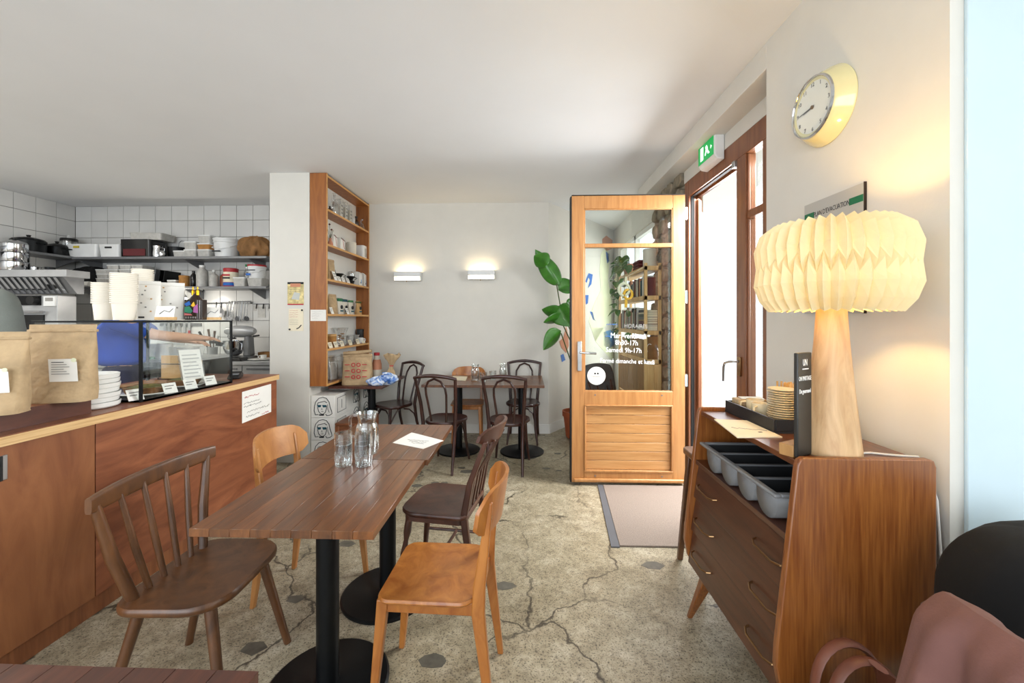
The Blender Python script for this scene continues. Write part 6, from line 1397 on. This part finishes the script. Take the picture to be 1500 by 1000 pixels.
# ================================================================== PEOPLE
def skin_body(name, verts, edges, radii, material, parent, root=0, sub=2):
    me = bpy.data.meshes.new(name); me.from_pydata([Vector(v) for v in verts], edges, []); o = bpy.data.objects.new(name, me); COL.objects.link(o); o.parent = parent
    me.materials.append(M[material])
    md = o.modifiers.new('skin', 'SKIN'); sv = me.skin_vertices[0].data if me.skin_vertices else None
    if sv is None:
        bpy.context.view_layer.objects.active = o; bpy.ops.mesh.customdata_skin_add(); sv = me.skin_vertices[0].data
    for i, r_ in enumerate(radii): sv[i].radius = r_ if hasattr(r_, '__len__') else (r_, r_); sv[i].use_root = (i == root)
    md.use_smooth_shade = True; s_ = o.modifiers.new('sub', 'SUBSURF'); s_.levels = sub; s_.render_levels = sub
    return o
def person(label, loc, rz, shirt, trousers, larm, rarm, short=True, head_dir=0, cook=True):
    """standing figure, faces +x locally; larm / rarm are (elbow, wrist) points"""
    t = thing('person', label, 'person', loc, rz)
    # one continuous body under the clothes
    V = [(0, 0, .96), (.0, 0, 1.12), (.01, 0, 1.30), (.01, 0, 1.43), (.02, 0, 1.51), (.03, 0, 1.56)]; Rr = [(.11, .08), (.10, .08), (.13, .09), (.10, .075), (.058, .058), (.055, .055)]
    E_ = [(0, 1), (1, 2), (2, 3), (3, 4), (4, 5)]
    for s_, (el, wr) in ((1, larm), (-1, rarm)):
        b = len(V); V += [(.0, s_*.19, 1.41), el, wr]; Rr += [.062, .045, .03]; E_ += [(3, b), (b, b+1), (b+1, b+2)]
        w = Vector(wr); e = Vector(el); d = (w-e).normalized(); sd = d.cross(Vector((0, 0, 1))).normalized(); palm = w+d*.06
        b2 = len(V); V.append(tuple(palm)); Rr.append((.035, .022)); E_.append((b+2, b2))
        for k in range(4):
            p1 = palm+d*(.05+.008*(k in (1, 2)))+sd*(.018*(k-1.5)); p2 = p1+d*(.03+.006*(k in (1, 2)))+Vector((0, 0, -.022)); b3 = len(V); V += [tuple(p1), tuple(p2)]; Rr += [.009, .0075]; E_ += [(b2, b3), (b3, b3+1)]
        p1 = w+d*.045+sd*.04; p2 = p1+d*.03+sd*.012; b3 = len(V); V += [tuple(p1), tuple(p2)]; Rr += [.011, .009]; E_ += [(b+2, b3), (b3, b3+1)]
    for s_ in (1, -1):
        b = len(V); V += [(0, s_*.095, .86), (.015, s_*.105, .48), (-.01, s_*.11, .08), (.10, s_*.12, .035)]; Rr += [.06, .048, .036, .03]; E_ += [(0, b), (b, b+1), (b+1, b+2), (b+2, b+3)]
    skin_body('body', V, E_, Rr, 'skin', t)
    # head with face
    def hd_(u, v):
        th = 2*math.pi*u; f_ = math.pi*(v-.5); x = math.cos(f_)*math.cos(th); y = math.cos(f_)*math.sin(th); z = math.sin(f_)
        x2 = x*.098+(.012 if x > 0 and -.5 < z < .1 else 0); nose = .022*math.exp(-((y/.16)**2+((z+.12)/.2)**2)) if x > 0 else 0
        return (x2+nose+.03, y*.074*(1-.18*max(0, -z)), z*.118+1.655-.008*max(0, x)*max(0, -z))
    MB().grid(hd_, 33, 25).build('head', 'skin', t, smooth=70)
    for s_ in (-1, 1):
        MB().lathe([(.0001, -.01), (.011, 0), (.0001, .01)], 10, (.122, s_*.03, 1.668)).build('eye', 'ink', t, smooth=1); MB().lathe([(.0001, -.028), (.014, 0), (.0001, .028)], 10, (.03, s_*.074, 1.648)).build('ear', 'skin', t, smooth=1)
    MB().tube([(.127, -.02, 1.605), (.133, 0, 1.602), (.127, .02, 1.605)], .005, 6).build('mouth', 'ink_red', t)
    MB().grid(lambda u, v: (lambda p: (.03+(p[0]-.03)*1.10-.008, p[1]*1.13, 1.66+(p[2]-1.655)*1.10+.006))(hd_(.19+u*.62, .30+v*.70)), 26, 16).build('hair', 'hair', t, smooth=70)
    # clothes follow the body
    sv = [(0, 0, 1.04), (0, 0, 1.14), (.01, 0, 1.30), (.01, 0, 1.44)]; sr = [(.185, .15), (.175, .14), (.195, .14), (.135, .10)]; se = [(0, 1), (1, 2), (2, 3)]
    for s_, (el, wr) in ((1, larm), (-1, rarm)):
        b = len(sv); e = Vector(el); sh_ = Vector((0, s_*(.19 if short else .26), 1.415)); end = e if short else Vector(wr)
        sv += [tuple(sh_), tuple(sh_.lerp(e, .95))]; sr += [.078 if short else .095, .062 if short else .075]; se += [(3, b), (b, b+1)]
        if not short: sv.append(tuple(e.lerp(Vector(wr), .92))); sr.append(.045); se.append((b+1, b+2))
    skin_body('shirt', sv, se, sr, shirt, t)
    tv = [(0, 0, 1.10), (0, 0, .90)]; trr = [(.172, .14), (.175, .145)]; te = [(0, 1)]
    for s_ in (1, -1):
        b = len(tv); tv += [(0, s_*.095, .82), (.015, s_*.105, .48), (-.01, s_*.11, .07)]; trr += [.105, .078, .062]; te += [(1, b), (b, b+1), (b+1, b+2)]
    skin_body('trousers', tv, te, trr, trousers, t)
    for s_ in (1, -1):
        MB().grid(lambda u, v: (.055+.14*math.cos(math.pi*(v-.5))*math.cos(6.283*u), s_*.115+.052*math.cos(math.pi*(v-.5))*math.sin(6.283*u), max(.0, .045+.05*math.sin(math.pi*(v-.5)))), 20, 10).build('shoe', 'black', t, smooth=60)
    return t
pb = (sx(178, 3.24), 3.24, 0)
# blue cook: faces +x / +y side, arms over the prep fridge
person('person in a blue t-shirt preparing food behind the display case', pb, R(35), 'shirt_blue', 'navy', ((.20, .24, 1.28), (.42, .16, 1.235)), ((.22, -.16, 1.30), (.50, -.14, 1.27))).scale = (1.02,)*3
w_ = Vector(pb)+Matrix.Rotation(R(35), 3, 'Z') @ Vector((.61, -.14, 1.255))
t = thing('chef_knife', 'dark bladed knife held over the white tray', 'knife', tuple(w_), R(-30)); MB().prism([(-.05, -.012), (.06, -.012), (.06, .012), (-.05, .012)], -.009, .009, 'y').build('handle', 'black', t, bevel=.004); MB().prism([(.06, -.03), (.17, -.03), (.2, .0), (.06, .012)], -.0015, .0015, 'y').build('blade', 'black_metal', t)
person('person in a grey sweater standing behind the counter near the oven', (sx(-44, 2.8), 2.78, 0), R(85), 'sweater_grey', 'navy', ((.06, .30, 1.16), (.28, .24, 1.10)), ((.02, -.31, 1.16), (.24, -.26, 1.08)), False).scale = (1.12,)*3
# ================================================================== ALCOVE BEHIND THE DOOR
# shop window of the alcove
aw = struct(MB().box(1.50, 1.56, 4.75, 4.82, .6, 2.6).build('window_2', 'trim_white'))
for a_ in ((6.53, 6.6, .6, 2.6), (5.65, 5.71, .6, 2.6), (4.82, 6.53, .6, .66), (4.82, 6.53, 2.54, 2.6)): MB().box(1.50, 1.56, *a_).build('window_frame', 'trim_white', aw, W=True)
MB().box(1.527, 1.533, 4.82, 6.53, .66, 2.54).build('pane', 'case_glass', aw, W=True)
# tall plant
def leaf(u, v, L, Wd, bend, cup):
    s_ = v; w = Wd*(math.sin(math.pi*min(1, s_**.75))**.8)*(1-.12*s_); y = (u-.5)*2*w
    return (s_*L, y, bend*s_*s_*L+cup*abs(u-.5)*w*1.6)
def add_leaf(t, base, az, tilt, L, Wd, bend=-.35, cup=.5, roll=0, m='green_leaf'):
    mm = Matrix.Translation(Vector(base)-wloc(t)) @ Matrix.Rotation(az, 4, 'Z') @ Matrix.Rotation(-tilt, 4, 'Y') @ Matrix.Rotation(roll, 4, 'X')
    return MB().grid(lambda u, v: leaf(u, v, L, Wd, bend, cup), 9, 13).xf(mm).build('leaf', m, t, smooth=60, solid=.002)
PX, PY = .615, 5.06
pp = thing('tall_plant', 'tall plant with broad glossy leaves in a terracotta pot behind the door', 'plant', (PX, PY, 0))
MB().lathe([(.10, 0), (.12, .02), (.15, .27), (.165, .27), (.165, .33), (.15, .33), (.14, .29), (.0001, .285)], 28).build('pot', 'terracotta', pp, smooth=35)
MB().lathe([(.14, .288), (.0001, .30)], 20).build('soil', 'soil', pp)
stems = [[(PX, PY, .29), (PX-.01, PY-.02, .8), (PX-.06, PY-.03, 1.3), (sx(822, 4.95), 4.95, sz(822, 455, 4.95)), (sx(815, 4.93), 4.93, sz(815, 415, 4.93))], [(PX+.02, PY, .29), (PX+.03, PY, .9), (sx(836, 5.0), 5.0, sz(836, 500, 5.0)), (sx(822, 4.95), 4.95, sz(822, 470, 4.95))], [(PX-.02, PY, .29), (PX-.02, PY-.04, .8), (sx(833, 4.9), 4.9, sz(833, 520, 4.9)), (sx(822, 4.88), 4.88, sz(822, 488, 4.88))]]
for s_ in stems: MB().tube(s_, [.012]+[.007]*(len(s_)-1), 7).build('stem', 'stem', pp, W=True, smooth=1)
def lf(p0, p1, Wd, Y0, Y1, bend=-.15, cup=.5, roll=0):
    a = Vector((sx(p0[0], Y0), Y0, sz(*p0, Y0))); b = Vector((sx(p1[0], Y1), Y1, sz(*p1, Y1))); d = b-a
    add_leaf(pp, a, math.atan2(d.y, d.x), math.asin(max(-1, min(1, d.z/d.length))), d.length*1.02, Wd, bend, cup, roll)
lf((820, 418), (785, 366), 0.116, 4.93, 4.85, .10, .6, R(75)); lf((803, 388), (782, 372), 0.110, 4.87, 4.8, -.3, .4, R(60))
lf((818, 425), (846, 414), 0.122, 4.93, 4.98, -.2, .5, R(60)); lf((824, 462), (793, 450), 0.091, 4.95, 4.86, -.2, .5, R(60)); lf((826, 466), (795, 470), 0.085, 4.93, 4.82, -.1, .5, R(55))
lf((818, 448), (834, 477), 0.159, 4.93, 4.8, -.1, .4, R(80)); lf((822, 484), (794, 511), 0.116, 4.88, 4.80, -.1, .5, R(70)); lf((832, 452), (850, 440), 0.098, 4.97, 5.0, -.2, .5, R(60))

# mural painted on the alcove wall (flat paint), abstract shapes
mu = thing('mural', 'flat abstract mural of pale yellow, blue and terracotta shapes on the alcove wall', 'mural', tuple(A0+ad*.8))
def mp_(px_, py_): # point of the alcove wall plane seen through a pixel
    a = (px_-750)/600; b = (467-py_)/600; d = Vector((a*CT-ST, a*ST+CT, b)); n = an
    tt = (A0-Vector((0, 0, EYE))).dot(n)/d.dot(n); return Vector((0, 0, EYE))+d*tt
def paint(m, pts):
    q = [mp_(*p)+an*.002 for p in pts]; k = len(q); MB().add(q+[p+an*.002 for p in q], [tuple(range(k)), tuple(range(k, 2*k))]+[(i, (i+1) % k, k+(i+1) % k, k+i) for i in range(k)]).build('painted_shape', m, mu, W=True)
paint('mural_yellow', [(880, 372), (888, 360), (893, 378), (890, 410), (896, 440), (895, 470), (884, 480), (872, 500), (862, 470), (870, 445), (880, 425), (878, 395)])
paint('mural_yellow', [(866, 480), (884, 480), (905, 520), (898, 530), (872, 500)])
paint('mural_pink', [(882, 350), (888, 345), (897, 352), (896, 364), (888, 368), (882, 360)]); paint('blue', [(887, 368), (892, 372), (893, 382), (889, 386)])
for pts in ([(857, 412), (862, 400), (868, 402), (866, 416), (861, 422), (864, 410), (862, 406), (859, 414)], [(857, 432), (862, 432), (861, 444), (858, 446)], [(864, 456), (868, 457), (871, 468), (873, 470), (868, 468)]): paint('blue', pts)
paint('mural_pink', [(829, 478), (832, 492), (833, 506), (829, 517), (822, 509), (819, 500), (825, 494), (827, 486)]); paint('blue', [(821, 520), (825, 518), (828, 527), (823, 530)])
paint('blue_sky', [(884, 486), (905, 480), (906, 500), (890, 512), (884, 505)])
# shelving against the stone wall
su = thing('pine_shelving', 'pale pine shelving unit with open shelves in the alcove', 'shelving', (1.30, 4.95, 0))
UX0, UX1, UY0, UY1 = 1.235, 1.415, 4.30, 5.50
for x in (UX0+.015, UX1-.02):
    for y in (UY0+.015, UY1-.015): MB().cb((x, y, 1.02), (.03, .03, 2.04)).build('post', 'pine', su, W=True, bevel=.002)
BD = [.55, 1.035, 1.335, 1.70, 2.01]
for z in BD: MB().box(UX0, UX1, UY0, UY1, z-.045, z).build('shelf_board', 'pine', su, W=True, bevel=.002)
for k in range(5): MB().box(UX0+.005, UX0+.02, UY0+.03+.23*k, UY0+.255+.23*k, .56, .985).build('front_board', 'pine_dark', su, W=True, bevel=.002)
for k in range(2): MB().box(UX0+.03+.07*k, UX0+.098+.07*k, UY0-.002, UY0+.015, .0, .985).build('end_board', 'pine', su, W=True, bevel=.002)
rn = random.Random(9); cols = ['linen', 'paper', 'navy', 'red_dark', 'kraft', 'ink_soft', 'sweater_grey', 'paper_warm', 'black', 'mural_pink', 'sauce', 'ink_teal']
cname = dict(linen='linen-coloured', paper='white', navy='navy', red_dark='dark red', kraft='kraft-brown', ink_soft='grey', sweater_grey='grey-green', paper_warm='cream', black='black', mural_pink='salmon', sauce='brown', ink_teal='dark teal')
def book(label, x0, x1, y0, y1, z0, z1, m, flat=False, group=None):
    t = thing('book', label, 'book', ((x0+x1)/2, (y0+y1)/2, z0), 0, group)
    if flat:
        MB().box(x0+.004, x1, y0+.003, y1-.003, z0+.003, z1-.003).build('pages', 'paper_warm', t, W=True); MB().box(x0, x1, y0, y1, z0, z0+.003).build('cover', m, t, W=True); MB().box(x0, x1, y0, y1, z1-.003, z1).build('cover', m, t, W=True); MB().box(x0, x0+.004, y0, y1, z0, z1).build('spine', m, t, W=True)
    else:
        MB().box(x0+.003, x1, y0+.003, y1-.003, z0+.002, z1-.004).build('pages', 'paper_warm', t, W=True); MB().box(x0, x1, y0, y0+.003, z0, z1).build('cover', m, t, W=True); MB().box(x0, x1, y1-.003, y1, z0, z1).build('cover', m, t, W=True); MB().box(x0, x0+.003, y0, y1, z0, z1).build('spine', m, t, W=True)
    return t
# lying books at the near end, standing ones behind
z = BD[2]+.0005
for k in range(9):
    h = rn.uniform(.016, .034); m_ = cols[k % len(cols)]
    book(f'{cname[m_]} book in the flat pile at the near end of the middle shelf', UX0+.012, UX1-.035, UY0+.04, UY0+.27, z, z+h, m_, True, 'books lying on the pine shelving'); z += h+.0005
y = UY0+.33; k = 0
while y < UY1-.1:
    w = rn.uniform(.018, .04); m_ = cols[k % len(cols)]; rank = ('', 'second ', 'third ')[k//len(cols)] if k//len(cols) < 3 else 'last '
    book(f'{rank}{cname[m_]} book standing in the row on the middle pine shelf', UX0+.02, UX1-.05, y, y+w, BD[2]+.0005, BD[2]+rn.uniform(.19, .27), m_, False, 'books standing on the pine shelving'); y += w+.001; k += 1
y = UY0+.05; k = 3
while y < UY1-.5:
    w = rn.uniform(.02, .045); m_ = cols[(k*5) % len(cols)]; rank = ('', 'second ')[k > 14]
    book(f'{rank}{cname[m_]} book standing in the row on the upper pine shelf', UX0+.02, UX1-.05, y, y+w, BD[3]+.0005, BD[3]+rn.uniform(.16, .22), m_, False, 'books standing on the pine shelving'); y += w+.001; k += 1
t = thing('picture_board', 'dark board with a pale curved mark on the lower pine shelf', 'board', (1.32, UY0+.05, BD[1]+.0005)); MB().box(UX0+.04, UX1-.03, UY0+.04, UY0+.055, BD[1]+.0005, BD[1]+.235).build('board', 'kraft_dark', t, W=True)
MB().tube([(1.30+.03*math.cos(R(a)), UY0+.038, BD[1]+.11+.05*math.sin(R(a))) for a in range(60, 240, 20)], .004, 5).build('mark', 'ink_white', t, W=True)
for k, (y_, lab) in enumerate(((4.62, 'kraft box on the lower pine shelf next to the dark board'), (4.95, 'kraft box in the middle of the lower pine shelf'), (5.25, 'kraft box at the far end of the lower pine shelf'))):
    tag(MB().box(UX0+.02, UX1-.05, y_-.13, y_+.13, BD[1]+.0005, BD[1]+.19).build('kraft_box', 'kraft', bevel=.003), lab, 'box')
canister('ceramic_jar', 'tall beige jar on top of the pine shelving', 'jar', (1.325, 4.42, BD[4]+.0005), .07, .19, 'linen', 'linen')
t = thing('folded_cloth', 'dark red folded cloth on top of the pine shelving', 'cloth', (1.32, 4.72, BD[4]+.0005))
for k in range(3): MB().prism(rrect(-.07, .07, -.13, .13, .03), .035*k, .035*k+.034, 'z').build('fold', 'red_dark', t, bevel=.012)
# trailing plant on the top of the shelving
tp = thing('trailing_plant', 'trailing green plant in a pink pot on the far end of the pine shelving', 'plant', (1.30, 5.18, BD[4]+.0005))
MB().lathe([(.06, 0), (.085, .13), (.08, .13), (.0001, .11)], 22).build('pot', 'mural_pink', tp, smooth=40)
rn = random.Random(4)
for k in range(7):
    a = rn.uniform(2.2, 4.6); l = rn.uniform(.25, .75); p = [(1.30, 5.18, BD[4]+.14), (1.30+math.cos(a)*.11, 5.18+math.sin(a)*.14, BD[4]+.20), (1.30+math.cos(a)*.17, 5.18+math.sin(a)*.20, BD[4]+.05), (1.30+math.cos(a)*.18, 5.18+math.sin(a)*.24, BD[4]-l)]
    MB().tube(p, .003, 5).build('vine', 'stem', tp, W=True)
    for j in range(7):
        q = j/6; c = Vector(p[1]).lerp(Vector(p[2]), q*2) if q < .5 else Vector(p[2]).lerp(Vector(p[3]), q*2-1)
        add_leaf(tp, c, rn.uniform(2.4, 4.6), rn.uniform(-.9, .3), rn.uniform(.09, .14), rn.uniform(.035, .05), -.3, .5, rn.uniform(-.5, .5), 'green_pothos')
# hanging yellow ornament, wall hook and stand-in jacket on the alcove chair
t = thing('yellow_ornament', 'yellow ring ornament hanging from the pine shelving post', 'ornament', (1.21, 4.40, 1.42))
yo = 4.27; cx_ = sx(917, yo)
for px_, py_, r_ in ((914, 424, .055), (920, 431, .042)):
    MB().tube([(sx(px_, yo)+r_*math.cos(R(a)), yo, sz(px_, py_, yo)+r_*1.15*math.sin(R(a))) for a in range(0, 360, 20)], .014, 7, True).build('ring', 'yellow' if r_ < .05 else 'mural_yellow', t, W=True, smooth=1)
MB().cb((sx(917, yo), yo, sz(917, 444, yo)), (.028, .014, .09)).build('stem', 'yellow', t, W=True, bevel=.003); MB().cb((sx(917, yo), yo, sz(917, 410, yo)), (.02, .014, .07)).build('stem', 'mural_yellow', t, W=True, bevel=.003)
MB().tube([(sx(917, yo), yo, sz(917, 406, yo)), (1.235, 4.30, 2.0)], .002, 5).build('string', 'linen', t, W=True)
def jk(a, b):
    u = -1+2*a; s_ = -1 if b < .5 else 1; q = abs(b-.5)*2
    z = .93-.03*u*u-.42*q**1.1; return (-.29+s_*(.03*min(1, q*5)+.05*q)+.015*math.sin(u*8)*q, u*(.21+.03*q), z)
jt = MB().grid(jk, 25, 25).xf(Matrix.Translation((.98, 4.62, 0)) @ Matrix.Rotation(R(-60), 4, 'Z')).build('jacket', 'jacket_grey', smooth=60, solid=.012)  # jacket added in place of a grey figure in the door glass
tag(jt, 'grey jacket added on the alcove chair for a figure in the door glass', 'jacket')
